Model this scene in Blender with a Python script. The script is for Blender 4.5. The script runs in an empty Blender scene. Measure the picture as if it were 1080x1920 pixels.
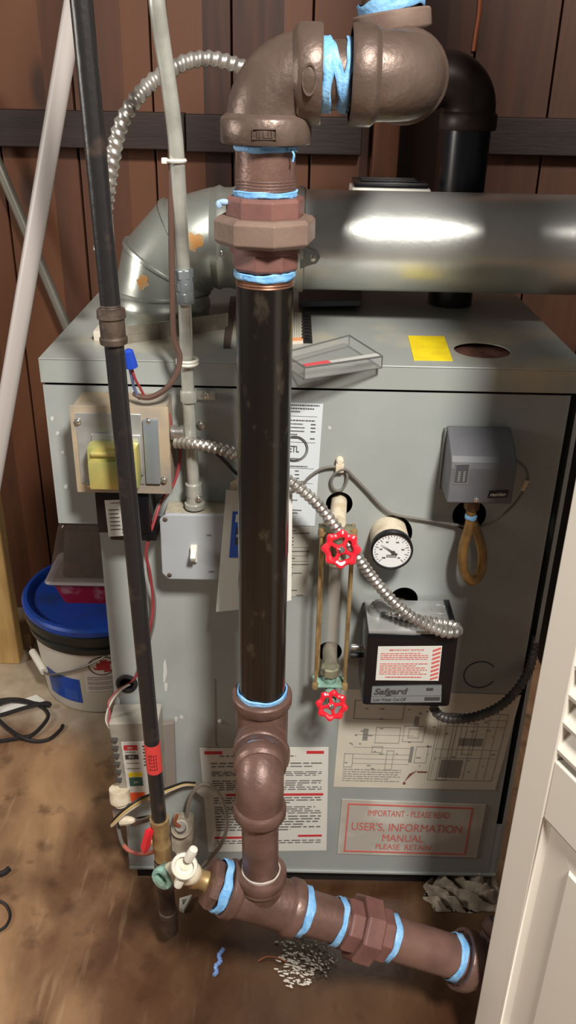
import bpy, bmesh, math, random
from mathutils import Vector, Matrix
random.seed(7)
V = Vector
SC = bpy.context.scene
COL = SC.collection
PI = math.pi

# ------------------------------------------------------------------ camera
F_PX = 1618.4
PITCH, YAW, ROLL = .4671, -.0007, -.0211
CAM = V((-.0298, -1.0693, 1.2786))
cp, sp, cy, sy, cr, sr = math.cos(PITCH), math.sin(PITCH), math.cos(YAW), math.sin(YAW), math.cos(ROLL), math.sin(ROLL)
FWD = V((-sy*cp, cy*cp, -sp)); R0 = V((cy, sy, 0)); D0 = FWD.cross(R0)
RIGHT = R0*cr + D0*sr
DOWN = -R0*sr + D0*cr
cam_d = bpy.data.cameras.new('camera'); cam = bpy.data.objects.new('camera', cam_d); COL.objects.link(cam)
m3 = Matrix((RIGHT, -DOWN, -FWD)).transposed()
cam.matrix_world = Matrix.Translation(CAM) @ m3.to_4x4()
cam_d.sensor_fit = 'VERTICAL'; cam_d.sensor_height = 24; cam_d.lens = F_PX/1920*24
cam_d.clip_start = .02; cam_d.clip_end = 30
SC.camera = cam

def at(px, py, y=None, x=None, z=None):
    """measured point of the photograph -> point of the room on the plane y=, x= or z="""
    d = FWD + RIGHT*((px-540)/F_PX) + DOWN*((py-960)/F_PX)
    ax, v = (1, y) if y is not None else (0, x) if x is not None else (2, z)
    return CAM + d*((v-CAM[ax])/d[ax])

# ------------------------------------------------------------------ materials
def lin(c):
    c = c/255
    return c/12.92 if c <= .04045 else ((c+.055)/1.055)**2.4
def L(rgb): return (lin(rgb[0]), lin(rgb[1]), lin(rgb[2]), 1)

def M(name, rgb, rough=.5, metal=0, rgb2=None, scale=20, lo=.4, hi=.65, bump=0, bscale=None, coat=0, stretch=None, rvar=0, detail=6, spec=.5, emit=None):
    m = bpy.data.materials.new(name); m.use_nodes = True
    nt = m.node_tree; b = nt.nodes['Principled BSDF']
    b.inputs['Base Color'].default_value = L(rgb); b.inputs['Roughness'].default_value = rough
    b.inputs['Metallic'].default_value = metal; b.inputs['Coat Weight'].default_value = coat
    b.inputs['Specular IOR Level'].default_value = spec
    if coat: b.inputs['Coat Roughness'].default_value = .15
    tc = nt.nodes.new('ShaderNodeTexCoord'); src = tc.outputs['Object']
    if stretch:
        mp = nt.nodes.new('ShaderNodeMapping'); mp.inputs['Scale'].default_value = stretch
        nt.links.new(src, mp.inputs['Vector']); src = mp.outputs['Vector']
    if rgb2 is not None or rvar:
        n = nt.nodes.new('ShaderNodeTexNoise'); n.inputs['Scale'].default_value = scale; n.inputs['Detail'].default_value = detail
        nt.links.new(src, n.inputs['Vector'])
        r = nt.nodes.new('ShaderNodeMapRange'); r.inputs['From Min'].default_value = lo; r.inputs['From Max'].default_value = hi
        nt.links.new(n.outputs['Fac'], r.inputs['Value'])
        if rgb2 is not None:
            mx = nt.nodes.new('ShaderNodeMix'); mx.data_type = 'RGBA'
            mx.inputs['A'].default_value = L(rgb); mx.inputs['B'].default_value = L(rgb2)
            nt.links.new(r.outputs['Result'], mx.inputs['Factor']); nt.links.new(mx.outputs['Result'], b.inputs['Base Color'])
        if rvar:
            rr = nt.nodes.new('ShaderNodeMapRange'); rr.inputs['To Min'].default_value = max(.02, rough-rvar); rr.inputs['To Max'].default_value = min(1, rough+rvar)
            nt.links.new(r.outputs['Result'], rr.inputs['Value']); nt.links.new(rr.outputs['Result'], b.inputs['Roughness'])
    if bump:
        n2 = nt.nodes.new('ShaderNodeTexNoise'); n2.inputs['Scale'].default_value = bscale or scale*4; n2.inputs['Detail'].default_value = 5
        nt.links.new(src, n2.inputs['Vector'])
        bp = nt.nodes.new('ShaderNodeBump'); bp.inputs['Strength'].default_value = bump; bp.inputs['Distance'].default_value = .004
        nt.links.new(n2.outputs['Fac'], bp.inputs['Height']); nt.links.new(bp.outputs['Normal'], b.inputs['Normal'])
    return m

def glass(name, rgb, alpha, rough=.08):
    m = bpy.data.materials.new(name); m.use_nodes = True
    nt = m.node_tree; b = nt.nodes['Principled BSDF']
    b.inputs['Base Color'].default_value = L(rgb); b.inputs['Roughness'].default_value = rough
    b.inputs['Alpha'].default_value = alpha; b.inputs['Specular IOR Level'].default_value = .8
    return m

GREY = M('grey_enamel', (148, 153, 150), .36, 0, (158, 162, 159), 9, .35, .7, .04, 120)
LIDM = M('grey_lid_enamel', (150, 154, 150), .4, 0, (194, 180, 152), 6.5, .50, .72, .05, 120)
DUST = M('dusty_tan_steel', (178, 160, 134), .6, .2, (150, 142, 132), 22)
DARKIN = M('dark_interior', (34, 27, 24), .9)
INSUL = M('rusty_insulation', (132, 88, 76), .95, 0, (84, 50, 42), 40, bump=.4)
IRON = M('brown_cast_iron', (120, 92, 82), .42, .25, (92, 68, 60), 26, .35, .68, .18, 160, rvar=.08)
IRON2 = M('dusty_cast_iron', (112, 95, 85), .40, .4, (80, 64, 57), 14, .35, .7, .2, 130, rvar=.08)
UNIONM = M('reddish_brown_iron', (122, 84, 77), .5, .1, (104, 72, 66), 30, .35, .7, .08, 150)
NUTM = M('taupe_iron', (130, 110, 98), .5, .15, (116, 94, 84), 30, .35, .7, .1, 150)
PIPEB = M('black_lacquered_pipe', (20, 16, 13), .26, 0, (78, 66, 54), 42, .60, .80, .08, 60, coat=.45, stretch=(1, 1, .5), detail=8)
PIPEB2 = M('black_iron_pipe', (38, 36, 37), .34, .1, (70, 58, 50), 26, .58, .72, .12, 90)
BACKB = M('blue_black_pipe', (22, 23, 30), .3, 0, coat=.3)
DARKEL = M('dark_brown_iron', (66, 52, 48), .45, .2, (52, 40, 38), 30)
OLDIRON = M('old_brown_iron', (92, 78, 68), .55, .3, (60, 48, 42), 45, bump=.2)
THREAD = M('cut_thread', (140, 100, 80), .4, .6, (104, 74, 60), 60)
TAPE = M('blue_thread_tape', (112, 172, 226), .45, 0, (146, 196, 236), 60, bump=.3, bscale=260)
GALV = M('galvanised_steel', (206, 207, 203), .38, .72, (188, 190, 186), 12, .35, .7, .05, 160, rvar=.07)
GALVD = M('dull_galvanised_steel', (184, 188, 180), .36, .7, (150, 154, 148), 14, .35, .7, .06, 60, rvar=.1)
GALVR = M('rust_patch', (196, 140, 78), .6, .3, (176, 160, 130), 60)
EMT = M('conduit_steel', (204, 204, 194), .36, .45, (166, 166, 158), 30, .4, .7)
ARMOR = M('armour_steel', (198, 192, 184), .34, .75, (160, 154, 148), 40)
ARMORD = M('dark_armour', (104, 102, 100), .45, .5, (82, 80, 78), 60)
CHROME = M('bright_screw', (214, 212, 206), .22, .9)
BRASS = M('dull_brass', (182, 154, 108), .4, .5, (146, 118, 80), 40)
BRASSY = M('brass_siphon', (176, 138, 84), .34, .6, (128, 100, 66), 30)
VERDI = M('green_corrosion', (142, 184, 168), .75, .1, (110, 128, 112), 60, bump=.3)
OLDBR = M('corroded_brass', (150, 144, 120), .55, .4, (112, 116, 98), 50, bump=.2)
RED = M('red_enamel', (222, 36, 52), .28, 0, coat=.4)
REDT = M('red_plastic', (214, 66, 62), .5)
COPPER = M('copper', (176, 104, 74), .4, .6)
BLACKP = M('black_plastic', (12, 13, 18), .3, 0, coat=.15)
BLACKM = M('black_matte', (20, 19, 20), .6)
DKGREY = M('dark_grey_case', (92, 93, 97), .5, 0, (98, 99, 103), 30)
DKGREY2 = M('dark_grey_scale', (66, 67, 71), .5)
STEELP = M('plain_steel_plate', (180, 182, 180), .34, .45, (158, 158, 156), 20)
BLUEST = M('bluish_steel', (162, 172, 178), .34, .6)
YEL = M('yellow_zinc', (206, 192, 116), .34, .45, (170, 180, 112), 30)
PAPER = M('white_paper', (214, 212, 204), .7)
PAPERB = M('cool_white_label', (206, 212, 216), .5)
PAPERG = M('grey_label', (172, 168, 158), .6)
PAPERC = M('cream_paper', (206, 200, 184), .7, 0, (196, 188, 172), 12)
POUCH = M('clear_pouch', (176, 170, 160), .3, 0, (200, 196, 186), 14, .45, .6)
INK = M('dark_ink', (66, 62, 62), .7)
INKS = M('small_print_ink', (112, 108, 106), .7)
INKG = M('grey_ink', (132, 128, 122), .7)
INKR = M('red_ink', (196, 52, 58), .6)
INKP = M('faded_red_ink', (204, 100, 92), .6)
RUSTI = M('rust_stain', (110, 66, 48), .8)
YELS = M('yellow_sticker', (240, 216, 24), .5, 0, (228, 198, 30), 40)
GREENI = M('green_ink', (52, 92, 80), .6)
ORANGEI = M('orange_ink', (240, 92, 40), .6)
BLUEP = M('blue_print', (44, 88, 178), .5)
WHITEP = M('white_plastic', (226, 222, 208), .45)
CREAMP = M('cream_plastic', (222, 210, 186), .5, 0, (200, 184, 156), 60)
SWGREY = M('grey_switch_cover', (162, 166, 170), .4)
DOORP = M('cream_door_paint', (232, 225, 212), .42)
PVC = M('white_pvc', (172, 164, 160), .42)
RODM = M('dull_grey_rod', (136, 132, 122), .45, .5)
BUCKW = M('white_bucket_plastic', (212, 208, 198), .45)
BUCKB = M('blue_lid_plastic', (20, 74, 178), .4, 0, (34, 66, 134), 14, .5, .7)
BUCKK = M('black_ring_plastic', (34, 38, 36), .35)
TRAYR = M('red_tray_plastic', (176, 30, 52), .35, 0, (200, 130, 136), 26, .55, .65)
CLEAR = glass('smoky_clear_plastic', (160, 142, 132), .2)
CLEARW = glass('frosted_plastic', (206, 196, 192), .62, .35)
CLEARC = glass('clear_acrylic', (176, 178, 174), .32, .06)
TUBEG = glass('sight_tube_glass', (180, 170, 156), .25, .06)
LUMBER = M('yellow_lumber', (190, 156, 98), .75, 0, (170, 134, 82), 8, stretch=(6, 6, 1))
WIREBR = M('brown_wire', (92, 68, 58), .5)
WIREG = M('grey_wire', (112, 108, 102), .5)
WIRER = M('red_wire', (150, 58, 62), .5)
WIREY = M('yellow_wire', (206, 178, 110), .5)
WIREW = M('white_wire', (190, 176, 160), .5)
WIREK = M('black_wire', (30, 28, 30), .45)
WIREBL = M('blue_plastic', (34, 70, 180), .4)
RAG = M('dirty_grey_cloth', (196, 182, 164), .9, 0, (140, 126, 110), 30, bump=.6, bscale=80)
SLATE = M('dark_slate_board', (58, 58, 66), .6)

def wood_mat(name, c1, c2, c3, bw, bx):
    m = bpy.data.materials.new(name); m.use_nodes = True
    nt = m.node_tree; N = nt.nodes.new; K = nt.links.new; b = nt.nodes['Principled BSDF']
    tc = N('ShaderNodeTexCoord'); sx = N('ShaderNodeSeparateXYZ'); K(tc.outputs['Object'], sx.inputs[0])
    a = N('ShaderNodeMath'); a.operation = 'ADD'; a.inputs[1].default_value = bx; K(sx.outputs[0], a.inputs[0])
    dv = N('ShaderNodeMath'); dv.operation = 'DIVIDE'; dv.inputs[1].default_value = bw; K(a.outputs[0], dv.inputs[0])
    fl = N('ShaderNodeMath'); fl.operation = 'FLOOR'; K(dv.outputs[0], fl.inputs[0])
    wn = N('ShaderNodeTexWhiteNoise'); wn.noise_dimensions = '1D'; K(fl.outputs[0], wn.inputs['W'])
    # grain: noise stretched along z, shifted per board
    cb = N('ShaderNodeCombineXYZ'); K(sx.outputs[0], cb.inputs[0]); K(fl.outputs[0], cb.inputs[1]); K(sx.outputs[2], cb.inputs[2])
    mp = N('ShaderNodeMapping'); mp.inputs['Scale'].default_value = (30, 7, 2.2); K(cb.outputs[0], mp.inputs['Vector'])
    n = N('ShaderNodeTexNoise'); n.inputs['Scale'].default_value = 1; n.inputs['Detail'].default_value = 5; n.inputs['Distortion'].default_value = .8
    K(mp.outputs[0], n.inputs['Vector'])
    mx = N('ShaderNodeMix'); mx.data_type = 'RGBA'; mx.inputs['A'].default_value = L(c1); mx.inputs['B'].default_value = L(c2)
    r = N('ShaderNodeMapRange'); r.inputs['From Min'].default_value = .35; r.inputs['From Max'].default_value = .68
    K(n.outputs['Fac'], r.inputs['Value']); K(r.outputs[0], mx.inputs['Factor'])
    mx2 = N('ShaderNodeMix'); mx2.data_type = 'RGBA'; mx2.inputs['B'].default_value = L(c3)
    K(wn.outputs['Value'], mx2.inputs['Factor']); K(mx.outputs['Result'], mx2.inputs['A'])
    # knots
    vm = N('ShaderNodeMapping'); vm.inputs['Scale'].default_value = (9, 1, 3.4); K(cb.outputs[0], vm.inputs['Vector'])
    vo = N('ShaderNodeTexVoronoi'); vo.inputs['Scale'].default_value = 1; K(vm.outputs[0], vo.inputs['Vector'])
    kr = N('ShaderNodeMapRange'); kr.inputs['From Min'].default_value = .1; kr.inputs['From Max'].default_value = .22; kr.inputs['To Min'].default_value = .75; kr.inputs['To Max'].default_value = 0
    K(vo.outputs['Distance'], kr.inputs['Value'])
    mx3 = N('ShaderNodeMix'); mx3.data_type = 'RGBA'; mx3.inputs['B'].default_value = L((36, 20, 16)); K(kr.outputs[0], mx3.inputs['Factor']); K(mx2.outputs['Result'], mx3.inputs['A'])
    K(mx3.outputs['Result'], b.inputs['Base Color']); b.inputs['Roughness'].default_value = .6
    bp = N('ShaderNodeBump'); bp.inputs['Strength'].default_value = .25; bp.inputs['Distance'].default_value = .003; K(n.outputs['Fac'], bp.inputs['Height']); K(bp.outputs[0], b.inputs['Normal'])
    return m
WOOD = wood_mat('stained_board_wood', (68, 35, 20), (39, 18, 11), (102, 61, 36), .155, 3.0)
WOODD = M('dark_stained_wood', (44, 26, 22), .6, 0, (32, 19, 17), 6, stretch=(1, 1, 8), bump=.15)
WOODO = M('orange_brown_wood', (112, 66, 40), .6, 0, (92, 52, 34), 6, stretch=(8, 8, 1))

def floor_mat():
    m = bpy.data.materials.new('stained_wet_floor'); m.use_nodes = True
    nt = m.node_tree; N = nt.nodes.new; K = nt.links.new; b = nt.nodes['Principled BSDF']
    tc = N('ShaderNodeTexCoord'); P = tc.outputs['Object']
    def noise(s, d=6, dist=0, sc=(1, 1, 1)):
        mp = N('ShaderNodeMapping'); mp.inputs['Scale'].default_value = sc; K(P, mp.inputs['Vector'])
        n = N('ShaderNodeTexNoise'); n.inputs['Scale'].default_value = s; n.inputs['Detail'].default_value = d; n.inputs['Distortion'].default_value = dist
        K(mp.outputs[0], n.inputs['Vector']); return n.outputs['Fac']
    def rng(v, a, c, lo=0, hi=1):
        r = N('ShaderNodeMapRange'); r.inputs['From Min'].default_value = a; r.inputs['From Max'].default_value = c
        r.inputs['To Min'].default_value = lo; r.inputs['To Max'].default_value = hi; K(v, r.inputs['Value']); return r.outputs[0]
    def mix(f, A, B):
        x = N('ShaderNodeMix'); x.data_type = 'RGBA'; K(f, x.inputs['Factor'])
        for s, v in (('A', A), ('B', B)):
            if isinstance(v, tuple): x.inputs[s].default_value = L(v)
            else: K(v, x.inputs[s])
        return x.outputs['Result']
    def math_(op, a, c):
        x = N('ShaderNodeMath'); x.operation = op
        for i, v in enumerate((a, c)):
            if isinstance(v, (int, float)): x.inputs[i].default_value = v
            else: K(v, x.inputs[i])
        return x.outputs[0]
    c = mix(rng(noise(5, 8, 1.2, (1, .45, 1)), .36, .64), (104, 71, 47), (164, 128, 93))
    c = mix(rng(noise(3.2, 6, 1.5, (1, .4, 1)), .47, .66), c, (78, 48, 28))
    c = mix(rng(noise(22, 6), .56, .72, 0, .6), c, (60, 36, 22))
    c = mix(rng(noise(60, 3, 0, (1, .12, 1)), .6, .72, 0, .3), c, (176, 146, 112))
    sx = N('ShaderNodeSeparateXYZ'); K(P, sx.inputs[0])
    # bare concrete towards the back left corner
    e = math_('ADD', sx.outputs[1], math_('MULTIPLY', math_('SUBTRACT', noise(6, 5), .5), .35))
    gx = math_('ADD', sx.outputs[0], math_('MULTIPLY', math_('SUBTRACT', noise(5, 5), .5), .2))
    gm = math_('MULTIPLY', rng(e, .34, .44), rng(gx, -.2, -.3))
    conc = mix(rng(noise(14, 6), .38, .64), (180, 164, 142), (150, 132, 112))
    c = mix(gm, c, conc)
    # damp stain around the leak
    dx = math_('SUBTRACT', sx.outputs[0], .05); dy = math_('SUBTRACT', sx.outputs[1], -.14)
    dd = math_('SQRT', math_('ADD', math_('MULTIPLY', dx, dx), math_('MULTIPLY', dy, dy)), 0)
    dn = math_('ADD', dd, math_('MULTIPLY', math_('SUBTRACT', noise(7, 6), .5), .35))
    wet = rng(dn, .40, .20)
    c = mix(math_('MULTIPLY', wet, .82), c, (56, 34, 21))
    K(c, b.inputs['Base Color'])
    K(rng(wet, 0, 1, .72, .3), b.inputs['Roughness'])
    bp = N('ShaderNodeBump'); bp.inputs['Strength'].default_value = .25; bp.inputs['Distance'].default_value = .004
    K(noise(40, 6), bp.inputs['Height']); K(bp.outputs[0], b.inputs['Normal'])
    return m
FLOORM = floor_mat()

def water_mat():
    m = bpy.data.materials.new('splashing_water'); m.use_nodes = True
    nt = m.node_tree; b = nt.nodes['Principled BSDF']
    b.inputs['Base Color'].default_value = L((92, 72, 54)); b.inputs['Roughness'].default_value = .1
    b.inputs['Alpha'].default_value = .5; b.inputs['Specular IOR Level'].default_value = 1; b.inputs['IOR'].default_value = 1.6
    tc = nt.nodes.new('ShaderNodeTexCoord'); n = nt.nodes.new('ShaderNodeTexNoise'); n.inputs['Scale'].default_value = 150; n.inputs['Detail'].default_value = 3
    nt.links.new(tc.outputs['Object'], n.inputs['Vector'])
    bp = nt.nodes.new('ShaderNodeBump'); bp.inputs['Strength'].default_value = .35; bp.inputs['Distance'].default_value = .006
    nt.links.new(n.outputs['Fac'], bp.inputs['Height']); nt.links.new(bp.outputs[0], b.inputs['Normal'])
    return m
WATER = water_mat()

# ------------------------------------------------------------------ mesh helpers
def basis(d):
    d = d.normalized(); u = d.cross(V((0, 0, 1)))
    if u.length < 1e-3: u = d.cross(V((1, 0, 0)))
    u.normalize(); return u, d.cross(u).normalized()

class MB:
    def __init__(s): s.bm = bmesh.new()
    def face(s, vs):
        try: return s.bm.faces.new(vs)
        except ValueError: return None
    def box(s, c, size, rot=None, bev=0):
        c = V(c); h = V(size)/2; vs = []
        for x in (-1, 1):
            for y in (-1, 1):
                for z in (-1, 1):
                    p = V((x*h.x, y*h.y, z*h.z))
                    if rot is not None: p = rot @ p
                    vs.append(s.bm.verts.new(c+p))
        fs = [s.face([vs[i] for i in q]) for q in ((0, 1, 3, 2), (4, 6, 7, 5), (0, 4, 5, 1), (2, 3, 7, 6), (0, 2, 6, 4), (1, 5, 7, 3))]
        if bev:
            es = list({e for f in fs for e in f.edges})
            bmesh.ops.bevel(s.bm, geom=es, offset=bev, segments=2, affect='EDGES', profile=.6)
        return s
    def bb(s, a, b, bev=0):
        a = V(a); b = V(b)
        return s.box((a+b)/2, (abs(b.x-a.x), abs(b.y-a.y), abs(b.z-a.z)), None, bev)
    def ring(s, c, u, w, r, seg, ph=0):
        return [s.bm.verts.new(c + (u*math.cos(2*PI*i/seg+ph) + w*math.sin(2*PI*i/seg+ph))*r) for i in range(seg)]
    def bridge(s, a, b):
        n = len(a)
        for i in range(n): s.face((a[i], a[(i+1) % n], b[(i+1) % n], b[i]))
    def lathe(s, o, d, prof, seg=28, cap=True, ph=0):
        """prof: (distance along d, radius)"""
        o = V(o); d = V(d).normalized(); u, w = basis(d); rs = []
        for t, r in prof: rs.append(s.ring(o+d*t, u, w, max(r, 1e-5), seg, ph))
        for a, b in zip(rs, rs[1:]): s.bridge(a, b)
        if cap: s.face(rs[0][::-1]); s.face(rs[-1])
        return s
    def cyl(s, a, b, r, r2=None, seg=28, ph=0):
        a = V(a); b = V(b)
        return s.lathe(a, b-a, [(0, r), ((b-a).length, r if r2 is None else r2)], seg, True, ph)
    def tube(s, pts, r, seg=16, caps=True, rfun=None):
        pts = [V(p) for p in pts]; n = len(pts)
        rad = r if isinstance(r, (list, tuple)) else [r]*n
        T = [(pts[min(i+1, n-1)]-pts[max(i-1, 0)]).normalized() for i in range(n)]
        u, w = basis(T[0]); prev = None; first = None; last = None; L_ = 0
        for i in range(n):
            if i:
                q = T[i-1].rotation_difference(T[i]); u = q @ u; w = q @ w
                L_ += (pts[i]-pts[i-1]).length
            if rfun: ring = [s.bm.verts.new(pts[i]+(u*math.cos(2*PI*k/seg)+w*math.sin(2*PI*k/seg))*rad[i]*rfun(L_, k/seg)) for k in range(seg)]
            else: ring = s.ring(pts[i], u, w, rad[i], seg)
            if prev: s.bridge(prev, ring)
            else: first = ring
            prev = ring
        if caps: s.face(first[::-1]); s.face(prev)
        return s
    def torus(s, c, n, R, r, seg=40, k=10, a0=0, a1=2*PI, u=None):
        c = V(c); n = V(n).normalized(); uu, ww = basis(n)
        if u is not None: uu = V(u).normalized(); ww = n.cross(uu)
        full = abs(a1-a0-2*PI) < 1e-6; N = seg if full else seg+1; rs = []
        for i in range(N):
            a = a0+(a1-a0)*i/seg; d = uu*math.cos(a)+ww*math.sin(a)
            rs.append([s.bm.verts.new(c+d*(R+r*math.cos(2*PI*j/k))+n*(r*math.sin(2*PI*j/k))) for j in range(k)])
        for i in range(N-1 if not full else N): s.bridge(rs[i], rs[(i+1) % N])
        if not full: s.face(rs[0][::-1]); s.face(rs[-1])
        return s
    def prism(s, pts, off, holes=()):
        """flat polygon (3d points) with holes, swept by vector off"""
        off = V(off)
        loops = [[s.bm.verts.new(V(p)) for p in lp] for lp in [pts]+list(holes)]
        edges = []
        for lp in loops:
            for i in range(len(lp)): edges.append(s.bm.edges.new((lp[i], lp[(i+1) % len(lp)])))
        if holes:
            g = bmesh.ops.triangle_fill(s.bm, use_beauty=True, use_dissolve=False, edges=edges, normal=off)
            fs = [f for f in g['geom'] if isinstance(f, bmesh.types.BMFace)]
        else: fs = [s.face(loops[0])]
        r = bmesh.ops.extrude_face_region(s.bm, geom=fs)
        bmesh.ops.translate(s.bm, verts=[v for v in r['geom'] if isinstance(v, bmesh.types.BMVert)], vec=off)
        return s
    def sphere(s, c, r, sc=(1, 1, 1), seg=16):
        g = bmesh.ops.create_uvsphere(s.bm, u_segments=seg, v_segments=max(6, seg//2), radius=r)
        for v in g['verts']: v.co = V((v.co.x*sc[0], v.co.y*sc[1], v.co.z*sc[2]))+V(c)
        return s
    def slab(s, sh, u0=0, v0=0, u1=1, v1=1, h0=0, h1=.0008):
        """thin rectangle printed on / glued to a sheet"""
        q = [s.bm.verts.new(sh.pt(u, v, h)) for h in (h0, h1) for u, v in ((u0, v0), (u1, v0), (u1, v1), (u0, v1))]
        for f in ((4, 5, 6, 7), (3, 2, 1, 0), (0, 1, 5, 4), (1, 2, 6, 5), (2, 3, 7, 6), (3, 0, 4, 7)): s.face([q[i] for i in f])
        return s
    def frame(s, sh, u0, v0, u1, v1, tu, tv, h0=.0008, h1=.0011):
        s.slab(sh, u0, v0, u1, v0+tv, h0, h1); s.slab(sh, u0, v1-tv, u1, v1, h0, h1)
        s.slab(sh, u0, v0+tv, u0+tu, v1-tv, h0, h1); s.slab(sh, u1-tu, v0+tv, u1, v1-tv, h0, h1); return s
    def lines(s, sh, u0, v0, u1, v1, n, fill=.45, h0=.0008, h1=.0011, gap=.15):
        """n rows of tiny word-like dashes"""
        st = (v1-v0)/n
        for i in range(n):
            v = v0+st*i; u = u0; end = u1-(random.random()*.3*(u1-u0) if random.random() < .35 else 0)
            if random.random() < gap*.5: continue
            while u < end:
                w = (u1-u0)*random.uniform(.03, .11); s.slab(sh, u, v, min(u+w, end), v+st*fill, h0, h1); u += w+(u1-u0)*.018
        return s
    def text(s, txt, sh, u0, v0, u1, v1, h0=.0008, h1=.0012, shear=0, bold=0):
        cu = bpy.data.curves.new('t', 'FONT'); cu.body = txt; cu.resolution_u = 3; cu.shear = shear; cu.offset = bold
        o = bpy.data.objects.new('t', cu); COL.objects.link(o)
        me = bpy.data.meshes.new_from_object(o.evaluated_get(bpy.context.evaluated_depsgraph_get()))
        xs = [v.co.x for v in me.vertices]; ys = [v.co.y for v in me.vertices]
        x0, x1, y0, y1 = min(xs), max(xs), min(ys), max(ys)
        b2 = bmesh.new(); b2.from_mesh(me)
        mp = {v: s.bm.verts.new(sh.pt(u0+(u1-u0)*(v.co.x-x0)/(x1-x0), v1+(v0-v1)*(v.co.y-y0)/max(1e-6, y1-y0), h1)) for v in b2.verts}
        for f in b2.faces: s.face([mp[v] for v in f.verts])
        b2.free(); bpy.data.meshes.remove(me); bpy.data.objects.remove(o); bpy.data.curves.remove(cu)
        return s
    def build(s, name, mat, parent=None, smooth=True, bevel=0, ang=35):
        bmesh.ops.remove_doubles(s.bm, verts=s.bm.verts, dist=1e-6)
        bmesh.ops.recalc_face_normals(s.bm, faces=s.bm.faces)
        off = root_loc(parent)
        bmesh.ops.translate(s.bm, verts=s.bm.verts, vec=-off)
        me = bpy.data.meshes.new(name); s.bm.to_mesh(me); s.bm.free()
        o = bpy.data.objects.new(name, me); COL.objects.link(o); me.materials.append(mat)
        if parent is not None: o.parent = parent
        if smooth:
            for p in me.polygons: p.use_smooth = True
            me.set_sharp_from_angle(angle=math.radians(ang))
        if bevel:
            b = o.modifiers.new('bevel', 'BEVEL'); b.width = bevel; b.segments = 2; b.limit_method = 'ANGLE'; b.angle_limit = math.radians(40)
        return o

def root_loc(o):
    l = V((0, 0, 0))
    while o is not None: l = l+o.location; o = o.parent
    return l

class Sheet:
    def __init__(s, tl, tr, br, bl, n=None):
        s.c = [V(p) for p in (tl, tr, br, bl)]
        s.n = V(n).normalized() if n is not None else (s.c[3]-s.c[0]).cross(s.c[1]-s.c[0]).normalized()
    def pt(s, u, v, h=0):
        a = s.c[0].lerp(s.c[1], u); b = s.c[3].lerp(s.c[2], u); return a.lerp(b, v)+s.n*h
def sheet(px4, y): return Sheet(*[at(a, b, y=y) for a, b in px4])
def sheet_rect(x0, x1, z1, z0, y): return Sheet((x0, y, z1), (x1, y, z1), (x1, y, z0), (x0, y, z0))

def thing(name, label, cat, loc=(0, 0, 0), group=None):
    o = bpy.data.objects.new(name, None); COL.objects.link(o); o.location = V(loc); o.empty_display_size = .05
    o['label'] = label; o['category'] = cat
    if group: o['group'] = group
    return o
def tag(o, label, cat, group=None, kind=None):
    o['label'] = label; o['category'] = cat
    if group: o['group'] = group
    if kind: o['kind'] = kind
    return o
def struct(o, label, cat): o['kind'] = 'structure'; o['label'] = label; o['category'] = cat; return o
def part_label(o, l): o['label'] = l; return o

def smooth_path(pts, n=10):
    pts = [V(p) for p in pts]; P = [pts[0]*2-pts[1]]+pts+[pts[-1]*2-pts[-2]]; out = []
    for i in range(1, len(P)-2):
        a, b, c, d = P[i-1:i+3]
        for k in range(n):
            t = k/n
            out.append(.5*((2*b)+(c-a)*t+(2*a-5*b+4*c-d)*t*t+(3*b-a-3*c+d)*t**3))
    out.append(pts[-1]); return out
def resample(path, step):
    out = [path[0]]; acc = 0
    for a, b in zip(path, path[1:]):
        d = (b-a).length; t = step-acc
        while t <= d: out.append(a.lerp(b, t/d)); t += step
        acc = (acc+d) % step if d else acc
    return out
def px_path(lst): return [at(a, b, y=c) for a, b, c in lst]

def arc_pts(a, corner, b, R, n=10):
    """a -> corner -> b with the corner rounded by R"""
    a, c, b = V(a), V(corner), V(b); d1 = (a-c).normalized(); d2 = (b-c).normalized()
    ang = d1.angle(d2); t = R/math.tan(ang/2); p1 = c+d1*t; p2 = c+d2*t
    cen = c+(d1+d2).normalized()*(R/math.sin(ang/2)); out = [a]
    e1 = p1-cen; e2 = p2-cen; th = e1.angle(e2); ax = e1.cross(e2).normalized()
    for i in range(n+1): out.append(cen+Matrix.Rotation(th*i/n, 3, ax) @ e1)
    out.append(b); return out

def armored(name, path, r, mat, parent=None, pitch=.0075):
    p = resample(path, pitch/6); m = MB()
    m.tube(p, r, 12, True, lambda l, k: 1+.13*math.sin(2*PI*(l/pitch+k)))
    return m.build(name, mat, parent)
def wire(name, path, r, mat, parent=None, seg=8):
    return MB().tube(path, r, seg).build(name, mat, parent)

def screw(c, n, r, mat, parent, name='screw'):
    n = V(n).normalized(); m = MB()
    m.lathe(V(c), n, [(0, r*1.25), (r*.25, r*1.2), (r*.3, r*.85), (r*.8, r*.78), (r*1.0, r*.45)], 12)
    return m.build(name, mat, parent)

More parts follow.
